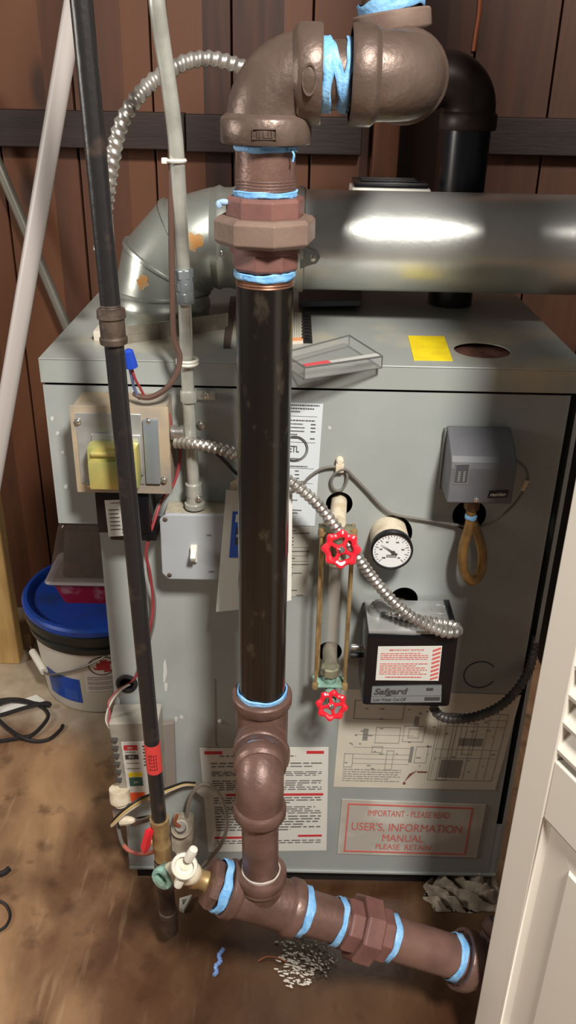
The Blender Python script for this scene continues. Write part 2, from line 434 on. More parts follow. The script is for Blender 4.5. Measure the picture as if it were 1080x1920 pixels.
def fit_elbow(parent, a, corner, b, rb, rc, mat, cl, R=None, name='elbow'):
    """cast elbow: swept body, a rolled collar at each socket"""
    a, c, b = V(a), V(corner), V(b); m = MB()
    m.tube(arc_pts(a, c, b, R or rb*1.05, 12), rb, 32)
    o = m.build(name, mat, parent)
    for p in (a, b):
        d = (c-p).normalized(); k = MB()
        k.lathe(p-d*.0, d, [(0, rc*.8), (0, rc*.97), (.002, rc), (cl-.002, rc), (cl, rc*.97), (cl+.004, rb*.98)], 36)
        k.build('collar', mat, o)
    return o
def band(parent, c, d, r, w, mat=None, name='thread_tape'):
    """ragged wrap of thread tape"""
    c = V(c); d = V(d).normalized(); m = MB(); u, v = basis(d); seg = 40; rows = []
    prof = [(-.5, .985), (-.45, 1.02), (-.15, 1.045), (.1, 1.03), (.35, 1.05), (.5, .985)]
    ph = random.random()*6
    for t, k in prof:
        rows.append([m.bm.verts.new(c+d*(w*(t+.1*math.sin(3*2*PI*i/seg+ph+t*2)+.06*math.sin(7*2*PI*i/seg+ph)))+(u*math.cos(2*PI*i/seg)+v*math.sin(2*PI*i/seg))*r*(k+.012*math.sin(9*2*PI*i/seg+t*7))) for i in range(seg)])
    for a, b in zip(rows, rows[1:]): m.bridge(a, b)
    return m.build(name, mat or TAPE, parent, ang=60)
def hexa(parent, a, b, r, mat, name, sides=8, ph=.2, ch=.003):
    a = V(a); b = V(b); Ln = (b-a).length; m = MB()
    m.lathe(a, b-a, [(0, r-ch), (ch, r), (Ln-ch, r), (Ln, r-ch)], sides, True, ph)
    return m.build(name, mat, parent, smooth=False, bevel=.001)
def threads(parent, a, b, r, mat=None, n=None):
    a = V(a); b = V(b); Ln = (b-a).length; n = n or max(3, int(Ln/.0026)); pr = []
    for i in range(n): pr += [(Ln*i/n, r*.965), (Ln*(i+.5)/n, r)]
    pr.append((Ln, r*.965)); return MB().lathe(a, b-a, pr, 32).build('thread', mat or THREAD, parent)
def circ(c, r, n=28, plane='xz'):
    c = V(c); out = []
    for i in range(n):
        a = 2*PI*i/n
        out.append(c+(V((math.cos(a)*r, 0, math.sin(a)*r)) if plane == 'xz' else V((math.cos(a)*r, math.sin(a)*r, 0))))
    return out

# ================================================================== THE SETTING
m = MB(); m.bb((-1.6, -2.6, -.06), (1.5, .95, 0)); struct(m.build('floor', FLOORM, None, False), 'brown stained plywood and concrete floor, wet under the pipes', 'floor')
m = MB(); bx = -1.55
while bx < 1.3:
    m.bb((bx+.002, .80+random.uniform(0, .004), -.0), (bx+.153, .83, 2.5)); bx += .155
m.bb((-1.56, .83, 0), (1.3, .86, 2.5))
struct(m.build('wall_back', WOOD, None, False, .0015), 'dark stained vertical plank wall behind the boiler', 'wall')
m = MB(); m.bb((-1.5, .755, 1.146), (-.245, .80, 1.212)); m.bb((-.243, .758, 1.143), (.10, .80, 1.210)); m.bb((.305, .757, 1.150), (1.25, .80, 1.216))
struct(m.build('trim_1', WOODD, None, False, .002), 'dark horizontal wooden rail nailed across the plank wall', 'rail')
m = MB(); m.bb((.122, .745, 1.085), (.172, .80, 1.32)); struct(m.build('trim_2', WOODO, None, False, .002), 'short orange-brown upright batten on the plank wall behind the cast elbow', 'batten')
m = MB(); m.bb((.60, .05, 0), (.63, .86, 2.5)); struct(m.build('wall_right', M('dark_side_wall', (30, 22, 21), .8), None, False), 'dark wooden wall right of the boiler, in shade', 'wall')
m = MB(); m.bb((-.80, .79, 0), (-.52, .80, .045)); struct(m.build('baseboard_back', M('pale_base', (132, 118, 100), .8), None, False), 'low pale strip at the foot of the plank wall', 'baseboard')

# louvred door standing open at the right
DE = V((.25, -.3, 0)); DU = V((.4131, -.9107, 0)); DN = V((-.9107, -.4131, 0))
def dp(u, z, h=0): return DE+DU*u+DN*h+V((0, 0, z))
def dbox(mb, u0, u1, z0, z1, h0, h1):
    vs = [mb.bm.verts.new(dp(u, z, h)) for u in (u0, u1) for z in (z0, z1) for h in (h0, h1)]
    for q in ((0, 1, 3, 2), (4, 6, 7, 5), (0, 4, 5, 1), (2, 3, 7, 6), (0, 2, 6, 4), (1, 5, 7, 3)): mb.face([vs[i] for i in q])
DW = .42
m = MB()
dbox(m, 0, .046, .01, 2.03, -.028, 0); dbox(m, DW-.046, DW, .01, 2.03, -.028, 0)
dbox(m, .046, DW-.046, .527, .612, -.026, -.0012); dbox(m, .046, DW-.046, .01, .14, -.026, -.001); dbox(m, .046, DW-.046, 1.92, 2.03, -.026, -.001)
door = m.build('door_1', DOORP, None, True, .0022); struct(door, 'cream white louvred door standing open at the right edge', 'door')
m = MB()   # recessed field with a sloped raised panel
a = [(.046, .14), (DW-.046, .14), (DW-.046, .527), (.046, .527)]; b_ = [(.094, .188), (DW-.094, .188), (DW-.094, .490), (.094, .490)]
ra = [m.bm.verts.new(dp(u, z, -.010)) for u, z in a]; r0 = [m.bm.verts.new(dp(u, z, -.020)) for u, z in a]
rb = [m.bm.verts.new(dp(u, z, -.0065)) for u, z in b_]; rc = [m.bm.verts.new(dp(u, z, -.003)) for u, z in [(p[0]+(.003 if p[0] < .2 else -.003), p[1]+(.003 if p[1] < .3 else -.003)) for p in b_]]
m.bridge(r0, ra); m.bridge(ra, rb); m.bridge(rb, rc); m.face(rc); m.face(r0[::-1]); m.build('door_panel', DOORP, door, False)
m = MB()   # moulding bead round the lower panel
def quarter(mb, u0, z0, u1, z1, inw):
    pr = []
    for k in range(5):
        t = k/4*PI/2; pr.append((.012*(1-math.cos(t)), -.0012-.009*math.sin(t)))
    rows = [[mb.bm.verts.new(dp(u+inw[0]*w, z+inw[1]*w, h)) for w, h in pr] for u, z in ((u0, z0), (u1, z1))]
    for i in range(4): mb.face((rows[0][i], rows[0][i+1], rows[1][i+1], rows[1][i]))
quarter(m, .046, .14, .046, .527, (1, 0)); quarter(m, .046, .527, DW-.046, .527, (0, -1)); quarter(m, DW-.046, .14, DW-.046, .527, (-1, 0)); quarter(m, .046, .14, DW-.046, .14, (0, 1))
m.build('moulding', DOORP, door)
nz = 0; z = .622
while z < 1.90:
    m = MB(); q = []
    for u in (.046, DW-.046):
        q.append([m.bm.verts.new(dp(u, z+dz, h)) for dz, h in ((0, -.003), (.006, -.0015), (.046, -.023), (.040, -.026))])
    m.bridge(q[0], q[1]); m.face(q[0][::-1]); m.face(q[1]); m.build('louvre_slat', DOORP, door, False); z += .0375; nz += 1

# ================================================================== BOILER
boiler = thing('boiler', 'large grey sheet-metal steam boiler standing in front of the plank wall', 'boiler', (0, .2, 0))
ZT = .953; ZL = .9206; ZB = .038; XR = .3345; XL = -.2935; XU = -.35; YB = .43
P0 = lambda px, py: at(px, py, y=0)
holes0 = [(P0(636, 945), .0185), (P0(880, 966), .0235), (P0(735, 1000), .0285), (P0(757, 1124), .0205), (P0(618, 1222), .0185), (P0(238, 1281), .0135)]
m = MB()
m.prism([(XU, 0, ZL-.004), (XU, 0, .7145), (XL, 0, .7145), (XL, 0, ZB), (XR, 0, ZB), (XR, 0, ZL-.004)], (0, .0016, 0), [circ((c.x, 0, c.z), r) for c, r in holes0])
fp = m.build('front_panel', GREY, boiler, False)
m = MB(); m.bb((XL+.004, .002, ZB), (XL+.006, YB, .72)); m.bb((XU, .0018, .7145), (XU+.0016, YB, ZL-.004)); m.bb((XU+.0016, .002, .7145), (XL+.004, YB, .716))
m.bb((.3495, .004, ZB), (.351, YB, ZL-.004)); m.bb((.3450, .002, ZB), (.351, .004, ZL-.004)); m.bb((XU, YB-.002, ZB), (.351, YB, ZL-.004)); m.bb((XR, .0004, ZB), (.345, .002, .155))
m.build('side_panel', GREY, boiler, False)
m = MB(); m.bb((XL+.008, .045, ZB+.002), (XR+.004, YB-.004, ZL-.03)); m.build('inner_casing', DARKIN, boiler, False)
hc = V((.229, .075, ZT))
m = MB(); m.prism([(XU-.001, -.004, ZT), (.353, -.004, ZT), (.353, YB+.002, ZT), (XU-.001, YB+.002, ZT)], (0, 0, -.0016), [circ(hc, .0375, 40, 'xy')])
m.bb((XU-.001, -.004, ZL), (.353, -.0024, ZT-.0016)); m.bb((XU-.001, -.0024, ZL), (XU+.0006, YB, ZT-.0016)); m.bb((.3514, -.0024, ZL), (.353, YB, ZT-.0016))
lid = m.build('lid', LIDM, boiler, False, .0012)
m = MB(); m.bb((.16, .01, ZL-.012), (.30, .16, ZT-.007)); part_label(m.build('insulation', INSUL, boiler, False, .004), 'rusty brown insulation seen through the round hole in the lid')
m = MB(); m.bb((XL+.01, .012, 0), (.33, YB-.03, ZB)); m.build('base', BLACKM, boiler, False)
m = MB(); m.bb((XL, -.004, ZB-.003), (.348, .012, ZB+.0005)); m.build('bottom_lip', GREY, boiler, False)
def plug_ring(c, r):
    k = MB(); k.torus((c.x, -.0002, c.z), (0, 1, 0), r, .0011, 40, 6, .5, 5.6); return k.build('knockout', DKGREY2, boiler)
plug_ring(P0(900, 1265), .0245)
for px, py, r, mt in ((376, 797, .0048, CHROME), (388, 741, .003, CHROME), (413, 1352, .0032, PAPER)):
    screw(P0(px, py)+V((0, .0, 0)), (0, -1, 0), r, mt, boiler)

# labels glued on the front
def sticker(name, px4, mat, y=-.0004, th=.0006, lab=None):
    s_ = sheet(px4, y); o = MB().slab(s_, 0, 0, 1, 1, 0, th).build(name, mat, boiler, False)
    if lab: part_label(o, lab)
    return s_, o
s1, o1 = sticker('rating_label', [(468, 752), (606, 757), (590, 986), (466, 980)], PAPERB, lab='tall cool-white rating label behind the riser')
k = MB(); t = lambda u: .53+.47*u
for v, a, b in ((.012, 0, .9), (.038, 0, .8), (.062, .0, .35), (.13, 0, .8), (.158, .05, .5), (.186, .05, .5), (.214, .05, .5), (.24, .05, .3), (.27, .05, .4), (.435, .0, .45), (.452, .0, .4), (.497, .1, .66), (.535, .28, .42), (.565, .28, .42), (.595, .28, .42), (.62, .2, .62), (.78, .0, .4), (.80, .0, .3), (.865, .05, .55), (.89, .1, .5)):
    k.lines(s1, t(a), v, t(b), v+.016, 1, .55, .0006, .0009, 0)
for v in (.1, .305, .515, .638): k.slab(s1, t(.02), v, t(.85), v+.003, .0006, .0008)
for v in (.158, .186, .214, .27): k.lines(s1, t(.68), v, t(.82), v+.016, 1, .6, .0006, .0009, 0)
cE = s1.pt(t(.22), .36, .0009)
k.torus(cE, s1.n, .0165, .0008, 36, 5); k.torus(cE, s1.n, .0185, .0006, 36, 5)
k.text('ETL', s1, t(.07), .335, t(.37), .387, .0006, .0011, 0, .02); k.build('printed_text', INK, o1, False)
s2, o2 = sticker('specification_label', [(486, 990), (585, 988), (579, 1118), (484, 1118)], PAPERG, lab='small grey specification label below the white rating label')
k = MB()
for v, a, b in ((.04, .62, .72), (.075, .62, .96), (.135, .6, .66), (.185, .6, .66), (.235, .6, .66), (.33, .6, .97), (.43, .6, .7), (.52, .6, .96), (.56, .6, .66), (.645, .6, .92), (.68, .6, .66), (.9, .55, .85), (.975, .75, .92)): k.lines(s2, a, v, b, v+.024, 1, .6, .0006, .0009, 0)
for v in (.28, .4, .48): k.slab(s2, .6, v, .96, v+.004, .0006, .0008)
k.build('printed_text', INK, o2, False)
s3, o3 = sticker('warning_label', [(374, 1402), (616, 1401), (612, 1594), (391, 1597)], PAPER, lab='white warning sheet with red bars partly behind the pipe elbow')
for q in ((.035, .03, .175, .058), (.83, .03, .965, .056), (.18, .425, .965, .447), (.06, .845, .3, .867), (.76, .835, .96, .855)): MB().slab(s3, *q, .0006, .0009).build('red_bar', INKR, o3, False)
k = MB()
k.lines(s3, .2, .032, .8, .052, 1); k.lines(s3, .15, .07, .85, .09, 1)
for va, vb, n in ((.135, .16, 1), (.165, .185, 1), (.2, .265, 4), (.3, .4, 5), (.46, .53, 3), (.55, .63, 4), (.64, .8, 6), (.885, .93, 2)):
    k.lines(s3, .08, va, .95, vb, n, .42)
k.build('printed_text', INKS, o3, False)
s4, o4 = sticker('wiring_diagram', [(641, 1292), (977, 1303), (928, 1481), (625, 1475)], PAPERC, lab='cream wiring diagram sheet under the black cut-off box')
k = MB()
def ln(x0, y0, x1, y1, w=.003): k.slab(s4, min(x0, x1)-w/2, min(y0, y1)-w, max(x0, x1)+w/2, max(y0, y1)+w, .0006, .0009)
def rc_(x0, y0, x1, y1): ln(x0, y0, x1, y0); ln(x0, y1, x1, y1); ln(x0, y0, x0, y1); ln(x1, y0, x1, y1)
for r in ((.08, .1, .36, .28), (.22, .36, .36, .52), (.38, .34, .5, .5), (.41, .37, .47, .46), (.05, .64, .1, .78), (.47, .55, .54, .72), (.3, .6, .34, .8), (.21, .56, .27, .62), (.57, .2, .96, .9), (.62, .2, .68, .9), (.74, .3, .8, .62)): rc_(*r)
for x in (.585, .66, .71, .78, .86, .91): ln(x, .22, x, .88, .002)
for y in (.26, .33, .57, .66): ln(.58, y, .95, y, .002)
for y in (.44, .57, .64, .69, .74): ln(.1, y, .44, y, .002)
for _ in range(46):
    x, y = random.uniform(.05, .92), random.uniform(.08, .8); k.slab(s4, x, y, x+random.uniform(.006, .03), y+.012, .0006, .0009)
k.lines(s4, .05, .80, .4, .97, 7, .3)
k.build('printed_diagram', INKG, o4, False)
k = MB(); k.slab(s4, .71, .45, .85, .53, .0006, .0009)
k.build('grey_field', INKG, o4, False)
for u0, v0, u1, v1 in ((.63, .68, .76, .87), (.145, .38, .175, .5), (.435, .55, .455, .72), (.43, .24, .455, .34)): MB().slab(s4, u0, v0, u1, v1, .0006, .0009).build('grey_field', INKG, o4, False)
k = MB()
pts = [(.43, .93), (.455, .84), (.5, .8), (.47, .85), (.45, .89)]
k.prism([s4.pt(u, v, .0006) for u, v in pts], s4.n*.0004); k.slab(s4, .425, .93, .44, .955, .0006, .0012); k.slab(s4, .5, .81, .56, .825, .0006, .001); k.build('rust_splash', RUSTI, o4, False)
s5, o5 = sticker('manual_pouch', [(641, 1498), (911, 1508), (893, 1607), (632, 1600)], POUCH, y=-.0004, th=.0014, lab="cloudy plastic pouch lettered USER'S INFORMATION MANUAL")
k = MB(); k.frame(s5, .045, .06, .915, .95, .010, .026, .0014, .0018)
k.text('IMPORTANT - PLEASE READ', s5, .19, .16, .76, .27, .0014, .002, 0, 0); k.text("USER'S, INFORMATION", s5, .085, .39, .86, .56, .0014, .002, 0, 0); k.text('MANUAL', s5, .31, .60, .60, .73, .0014, .002, 0, 0); k.text('PLEASE  RETAIN', s5, .27, .78, .66, .88, .0014, .002, 0, 0)
k.build('printed_text', INKP, o5, False)
z_l = ZT+.0002
sy_ = Sheet(at(765, 630, z=z_l), at(833, 631, z=z_l), at(849, 677, z=z_l), at(776, 676, z=z_l), (0, 0, 1))
o6 = MB().slab(sy_, 0, 0, 1, 1, 0, .0006).build('yellow_sticker', YELS, boiler, False); part_label(o6, 'bright yellow sticker on the lid beside the round hole')
SCUFF = M('pale_scuff', (196, 196, 190), .6)
for px, py, w_, h_ in ((309, 1258, 3.5, 22), (311, 1288, 3, 10), (222, 1318, 3, 14), (330, 1348, 3, 4), (340, 1344, 3, 4), (98, 785, 3, 5), (108, 812, 3, 3.5), (118, 848, 3, 3.5), (124, 912, 3.5, 5), (618, 802, 3, 3)):
    c_ = [P0(px+w_*math.cos(a)*(1+.25*math.sin(3*a+px)), py+h_*math.sin(a)*(1+.2*math.cos(2*a+py)))+V((0, -.0001, 0)) for a in [2*PI*i/14 for i in range(14)]]
    MB().prism(c_, (0, -.0003, 0)).build('paint_scuff', SCUFF, boiler, False)
c_ = [P0(px, py)+V((0, -.0001, 0)) for px, py in ((402, 1272), (404, 1272), (405, 1340), (407, 1390), (410, 1399), (404, 1399), (403, 1345))]
MB().prism(c_, (0, -.0003, 0)).build('rust_drip', M('rust_drip', (138, 130, 120), .7), boiler, False)
# ================================================================== JUNCTION BOX + TRANSFORMER
tb = thing('junction_box', 'square dusty steel junction box with a yellow transformer on its cover', 'electrical box', (-.2415, -.03, .793))
m = MB(); m.bb((-.300, -.056, .795), (-.183, 0, .909), .003); m.build('box_body', DUST, tb)
m = MB(); m.bb((-.303, -.0605, .792), (-.180, -.056, .911), .0015); m.build('cover_plate', DUST, tb)
m = MB(); m.bb((-.296, -.062, .806), (-.214, -.0605, .902)); m.bb((-.277, -.066, .82), (-.2145, -.062, .876), .0015); m.build('transformer_bracket', STEELP, tb, True, .0008)
m = MB(); m.bb((-.212, -.0655, .808), (-.193, -.0606, .896), .002); m.build('bracket_strap', BLUEST, tb)
YT = -.094
m = MB(); a, b = at(163, 833, y=YT), at(262, 903, y=YT)
m.bb((-.279, -.092, .812), (-.216, -.066, .869), .006); m.bb((-.277, -.098, .814), (-.219, -.092, .852), .003)
part_label(m.build('transformer', YEL, tb), 'yellow zinc-plated transformer on the junction box cover')
m = MB(); m.cyl((-.272, -.094, .861), (-.224, -.094, .861), .0035, None, 12); m.build('transformer_pin', YEL, tb)
for x, z in ((-.293, .8905), (-.205, .893), (-.286, .805), (-.189, .813)): screw((x, -.0625, z), (0, -1, 0), .0038, CHROME, tb)
m = MB(); m.lathe((-.181, -.035, .868), (1, 0, 0), [(0, .010), (.004, .010), (.004, .0085), (.012, .0085), (.012, .0098), (.016, .0098)], 18); m.build('cable_connector', CHROME, tb)

rel = thing('relay_box', 'small black relay box with a white label under the junction box', 'relay', (-.243, -.03, .72))
m = MB(); m.bb((-.283, -.052, .728), (-.212, 0, .79), .003); m.bb((-.268, -.05, .716), (-.205, 0, .73), .003); m.build('case', BLACKP, rel)
m = MB(); sR = sheet([(196, 938), (246, 936), (252, 1003), (204, 1006)], -.0523); m.slab(sR, 0, 0, 1, 1, 0, .0006); o = m.build('label', PAPER, rel, False)
k = MB(); k.lines(sR, .2, .07, .7, .1, 1); k.lines(sR, .12, .25, .5, .9, 6, .2); k.lines(sR, .55, .8, .95, .97, 2, .4); k.build('printed_text', INK, o, False)

# ================================================================== SWITCH BOX
sw = thing('switch_box', 'grey square wall switch box with a white toggle on the boiler front', 'light switch', (-.143, -.02, .652))
x0, x1, z0, z1 = -.201, -.084, .6535, .7555; YS = -.044
m = MB(); m.bb((x0+.006, YS+.004, z0+.004), (x1-.006, 0, z1-.002), .004); m.build('box_body', M('dusty_box', (176, 168, 146), .7, 0, (158, 150, 132), 60, bump=.3), sw)
ch = .009; pl = [(x0+ch, z1), (x1-ch, z1), (x1, z1-ch), (x1, z0+ch), (x1-ch, z0), (x0+ch, z0), (x0, z0+ch), (x0, z1-ch)]
m = MB(); m.prism([(x, YS-.0015, z) for x, z in pl], (0, .006, 0)); m.build('cover_plate', SWGREY, sw, False, .0022)
tg = at(364, 1037, y=YS-.004)
m = MB(); m.bb((tg.x-.0045, YS-.009, tg.z-.0115), (tg.x+.0045, YS, tg.z+.0115), .001); R = Matrix.Rotation(.5, 3, 'X'); m.box((tg.x, YS-.013, tg.z+.002), (.0075, .016, .0085), R, .0012); m.build('toggle', WHITEP, sw)
sS = sheet_rect(x0, x1, z1, z0, YS-.0015); k = MB(); k.text('ON', sS, .535, .285, .59, .315, 0, .0006, 0, .02); k.text('OFF', sS, .55, .845, .61, .875, 0, .0006, 0, .02)
k.build('printed_text', INK, sw, False)
for x, z in ((x0+.008, z1-.008), (x0+.010, z0+.0075)): 
    m = MB(); m.lathe((x, YS-.0012, z), (0, -1, 0), [(0, .0034), (.0012, .0032), (.002, .002)], 14); m.build('screw', OLDIRON, sw)

# leaflet tucked beside the switch box
lf = thing('leaflet', 'white folded leaflet with a blue panel tucked behind the black riser', 'leaflet', at(430, 1140, y=-.05))
LS = Sheet(at(424, 918, y=-.050), at(548, 925, y=-.044), at(546, 1124, y=-.060), at(405, 1146, y=-.066))
m = MB(); rows = []
for h in (0, .0022):
    rows.append([[m.bm.verts.new(LS.pt(i/6, j/8, h+.004*math.sin(i/6*PI))) for i in range(7)] for j in range(9)])
for q in rows:
    for j in range(8):
        for i in range(6): m.face((q[j][i], q[j][i+1], q[j+1][i+1], q[j+1][i]))
A_, B_ = rows
for j in range(8):
    m.face((A_[j][0], A_[j+1][0], B_[j+1][0], B_[j][0])); m.face((A_[j][6], A_[j+1][6], B_[j+1][6], B_[j][6]))
for i in range(6):
    m.face((A_[0][i], A_[0][i+1], B_[0][i+1], B_[0][i])); m.face((A_[8][i], A_[8][i+1], B_[8][i+1], B_[8][i]))
m.build('sheet', PAPER, lf)
def lslab(mb, u0, v0, u1, v1, h0=.0024, h1=.0030):
    n = max(1, int((u1-u0)*24)); 
    for i in range(n):
        a, b = u0+(u1-u0)*i/n, u0+(u1-u0)*(i+1)/n
        ha, hb = .004*math.sin(a*PI), .004*math.sin(b*PI)
        mb.face([mb.bm.verts.new(LS.pt(a, v0, h1+ha)), mb.bm.verts.new(LS.pt(b, v0, h1+hb)), mb.bm.verts.new(LS.pt(b, v1, h1+hb)), mb.bm.verts.new(LS.pt(a, v1, h1+ha))])
k = MB(); lslab(k, .12, .16, .95, .54); part_label(k.build('blue_panel', BLUEP, lf, False), 'blue printed panel')
k = MB(); lslab(k, .17, .18, .5, .245, 0, .0036); lslab(k, .55, .18, .9, .245, 0, .0036); lslab(k, .22, .31, .34, .325, 0, .0042); lslab(k, .2, .345, .3, .365, 0, .0042); k.build('white_print', PAPER, lf, False)
k = MB(); lslab(k, .19, .29, .6, .43, 0, .0036)
for v, a in ((.58, .35), (.60, .35), (.70, .42), (.73, .40), (.76, .42), (.82, .36), (.85, .34), (.88, .36), (.93, .36)): lslab(k, a, v, a+.14, v+.006, 0, .0033); lslab(k, a+.18, v, a+.4, v+.006, 0, .0033)
k.build('dark_print', INK, lf, False)
m = MB(); q = [at(432, 905, y=-.047), at(446, 897, y=-.047), at(455, 930, y=-.047), at(430, 930, y=-.047)]; m.prism(q, (0, .0012, 0)); part_label(m.build('tab', CREAMP, lf, False), 'tan tab sticking up from the leaflet')

# ================================================================== PRESSURE CONTROL
pc = thing('pressure_control', 'dark grey pressure control box on a looped brass siphon', 'pressure control', (.22, -.03, .787))
yf = -.062
m = MB()
A = at(850, 862, y=yf); B = at(974, 862, y=yf); C_ = at(956, 944, y=yf); D = at(836, 944, y=yf); E_ = at(953, 803, y=-.010); G = at(846, 803, y=-.010)
xl, xr = (A.x+D.x)/2, (B.x+C_.x)/2; zb_, zt_ = D.z, A.z; zbk = E_.z
pr = [(-.004, zb_), (yf+.002, zb_), (yf, zb_+.002), (yf, zt_-.012), (yf+.002, zt_-.004), (yf+.008, zt_+.002), (-.010, zbk), (-.004, zbk)]
m.prism([(xl, y, z) for y, z in pr], (xr-xl, 0, 0)); m.build('cover', DKGREY, pc, False, .0015)
m = MB(); m.bb((xl-.003, -.0005, zb_-.004), (xr, -.010, zbk-.004)); m.build('base_plate', M('warm_grey_case', (104, 104, 102), .5), pc, False, .001)
sp = sheet([(A.x and 918, 920), (954, 919), (950, 932), (914, 933)], yf-.0004); m = MB(); m.slab(sp, 0, 0, 1, 1, 0, .0008); o = m.build('name_plate', BLACKP, pc, False)
k = MB(); k.text('resideo', sp, .1, .25, .9, .78, .0008, .0012, .1, .01); k.build('lettering', WHITEP, o, False)
sp = sheet([(855, 870), (881, 869), (876, 907), (850, 907)], yf-.0002); m = MB(); m.slab(sp, 0, 0, 1, 1, 0, .0006); o = m.build('scale_window', DKGREY2, pc, False)
k = MB(); k.frame(sp, 0, 0, 1, 1, .03, .03, .0006, .001)
for i in range(6): k.slab(sp, .25, .38+i*.09, .42, .42+i*.09, .0006, .0009); k.slab(sp, .62, .38+i*.09, .78, .42+i*.09, .0006, .0009)
k.build('scale_mark', INKG, o, False)
sp2 = Sheet((A.x+.018, yf+.022, zt_+.006), (A.x+.032, yf+.022, zt_+.006), (A.x+.032, yf+.016, zt_+.0045), (A.x+.018, yf+.016, zt_+.0045))
screw((at(893, 937, y=yf).x, yf, zb_+.006), (0, -1, 0), .0030, CHROME, pc)
ys = -.034
path = [at(884, 946, y=ys), at(882, 975, y=ys), at(876, 1000, y=ys-.002), at(870, 1022, y=ys-.004), at(867, 1050, y=ys-.006), at(871, 1074, y=ys-.006), at(883, 1089, y=ys-.002), at(897, 1080, y=ys+.006), at(904, 1055, y=ys+.012), at(902, 1025, y=ys+.016), at(894, 998, y=ys+.022), at(886, 975, y=-.004), V((at(882, 963, y=0).x, .05, at(882, 963, y=0).z))]
o = MB().tube(smooth_path(path, 8), .0068, 16).build('siphon', BRASSY, pc); part_label(o, 'looped brass siphon tube under the grey control')
band(pc, at(883, 968, y=ys), (0, 0, 1), .0078, .007)
c0 = at(884, 952, y=ys); hexa(pc, c0+V((0, 0, -.004)), c0+V((0, 0, .014)), .0105, M('dark_brass', (108, 82, 60), .5, .5), 'siphon_nut', 6)

# thin control cable with clip
cw = thing('control_cable', 'thin grey cable looped through a clip and run to the pressure control', 'cable', at(635, 880, y=-.003))
yq = -.006
pts = [(470, 905, yq), (530, 920, yq), (562, 913, yq), (580, 894, yq), (603, 879, yq), (628, 875, yq), (646, 879, yq), (651, 897, yq), (642, 917, yq), (628, 918, yq), (621, 905, yq), (628, 888, yq-.002), (646, 880, yq-.003), (662, 893, yq), (690, 922, yq), (716, 950, yq), (742, 965, yq), (800, 975, yq), (850, 983, yq-.004), (890, 988, yq-.006), (925, 978, -.012), (960, 950, -.02), (982, 920, -.026), (990, 900, -.03), (986, 880, -.034), (972, 866, -.036), (955, 862, -.036)]
MB().tube(smooth_path(px_path(pts), 8), .0020, 8).build('cable', WIREG, cw)
c = at(637, 876, y=-.005); m = MB(); m.box(c, (.0115, .010, .013), None, .002); m.lathe(at(637, 862, y=-.001), (0, -1, 0), [(0, .0055), (.006, .0055), (.009, .0035)], 16); part_label(m.build('clip', CREAMP, cw), 'small cream clip screwed to the boiler')
m = MB(); m.tube([at(988, 899, y=-.0305), at(979, 918, y=-.0275)], [.0042, .0036], 10); part_label(m.build('splice', CREAMP, cw), 'cream splice on the cable')

# ================================================================== GAUGE
gc = at(735, 1034, y=-.052); g = thing('pressure_gauge', 'round white-faced pressure gauge with a black rim', 'gauge', (gc.x, -.02, gc.z))
m = MB(); m.lathe((gc.x, 0.02, gc.z), (0, -1, 0), [(0, .026), (.064, .0265)], 40); part_label(m.build('case', CREAMP, g), 'dusty beige gauge body')
m = MB(); m.lathe((gc.x, -.040, gc.z), (0, -1, 0), [(0, .0265), (.001, .0286), (.010, .0290), (.0125, .0280), (.0125, .0262), (.009, .0256)], 44, False); m.build('rim', BLACKP, g)
m = MB(); m.lathe((gc.x, -.045, gc.z), (0, -1, 0), [(0, .0256), (.0052, .0256)], 40); m.build('dial', M('dial_white', (226, 226, 226), .4), g)
yd = -.0506; k = MB()
for i in range(28):
    a = math.radians(225-i*10); r1 = .0185 if i % 3 == 0 else .0215
    R = Matrix.Rotation(-a, 3, 'Y'); k.box(V((gc.x, yd, gc.z))+V((math.cos(a), 0, math.sin(a)))*((r1+.0238)/2), (.0238-r1, .0006, .0007), R)
sg = sheet_rect(gc.x-.025, gc.x+.025, gc.z+.025, gc.z-.025, yd+.0002)
k.lines(sg, .36, .62, .64, .72, 2, .5, 0, .0006); k.lines(sg, .26, .7, .34, .74, 1, .9, 0, .0006)
for i in range(6):
    a = math.radians(225-i*54); k.lines(sg, .5+.3*math.cos(a)-.04, .48-.3*math.sin(a), .5+.3*math.cos(a)+.04, .52-.3*math.sin(a), 1, .9, 0, .0006)
k.build('dial_mark', INKS, g, False)
k = MB(); a = math.radians(146); d = V((math.cos(a), 0, math.sin(a))); n_ = V((-d.z, 0, d.x)); o_ = V((gc.x+.002, yd-.0018, gc.z-.001))
k.prism([o_+d*.021, o_+n_*.0009, o_-d*.0065+n_*.0013, o_-d*.0065-n_*.0013, o_-n_*.0009], (0, -.0006, 0)); k.lathe(o_, (0, -1, 0), [(0, .0024), (.0014, .0020)], 16); k.build('needle', INK, g)

# ================================================================== LOW WATER CUT-OFF
lw = thing('low_water_cutoff', 'black low-water cut-off box with a grey top and white notice label', 'control box', (.146, -.05, .478))
yl = -.09
def lpx(px, py): return at(px, py, y=yl)
xa, xb = (lpx(690, 1190).x+lpx(675, 1320).x)/2, (lpx(858, 1190).x+lpx(849, 1320).x)/2
zt2, zb2 = lpx(770, 1190).z, lpx(770, 1326).z
m = MB(); m.bb((xa, yl, zb2), (xb, -.012, zt2), .008); m.build('housing', BLACKP, lw)
m = MB(); m.bb((xa+.003, yl+.003, zt2-.002), (xb-.003, -.008, zt2+.0035), .0015); part_label(m.build('top_plate', STEELP, lw), 'plain grey metal top plate')
m = MB(); m.bb((xb-.010, yl+.012, zt2+.001), (xb-.002, -.008, zt2+.006), .001); m.build('top_flange', BLACKP, lw)
m = MB(); m.cyl((.146, -.012, .55), (.146, .05, .57), .014); m.build('mounting_stem', OLDBR, lw)
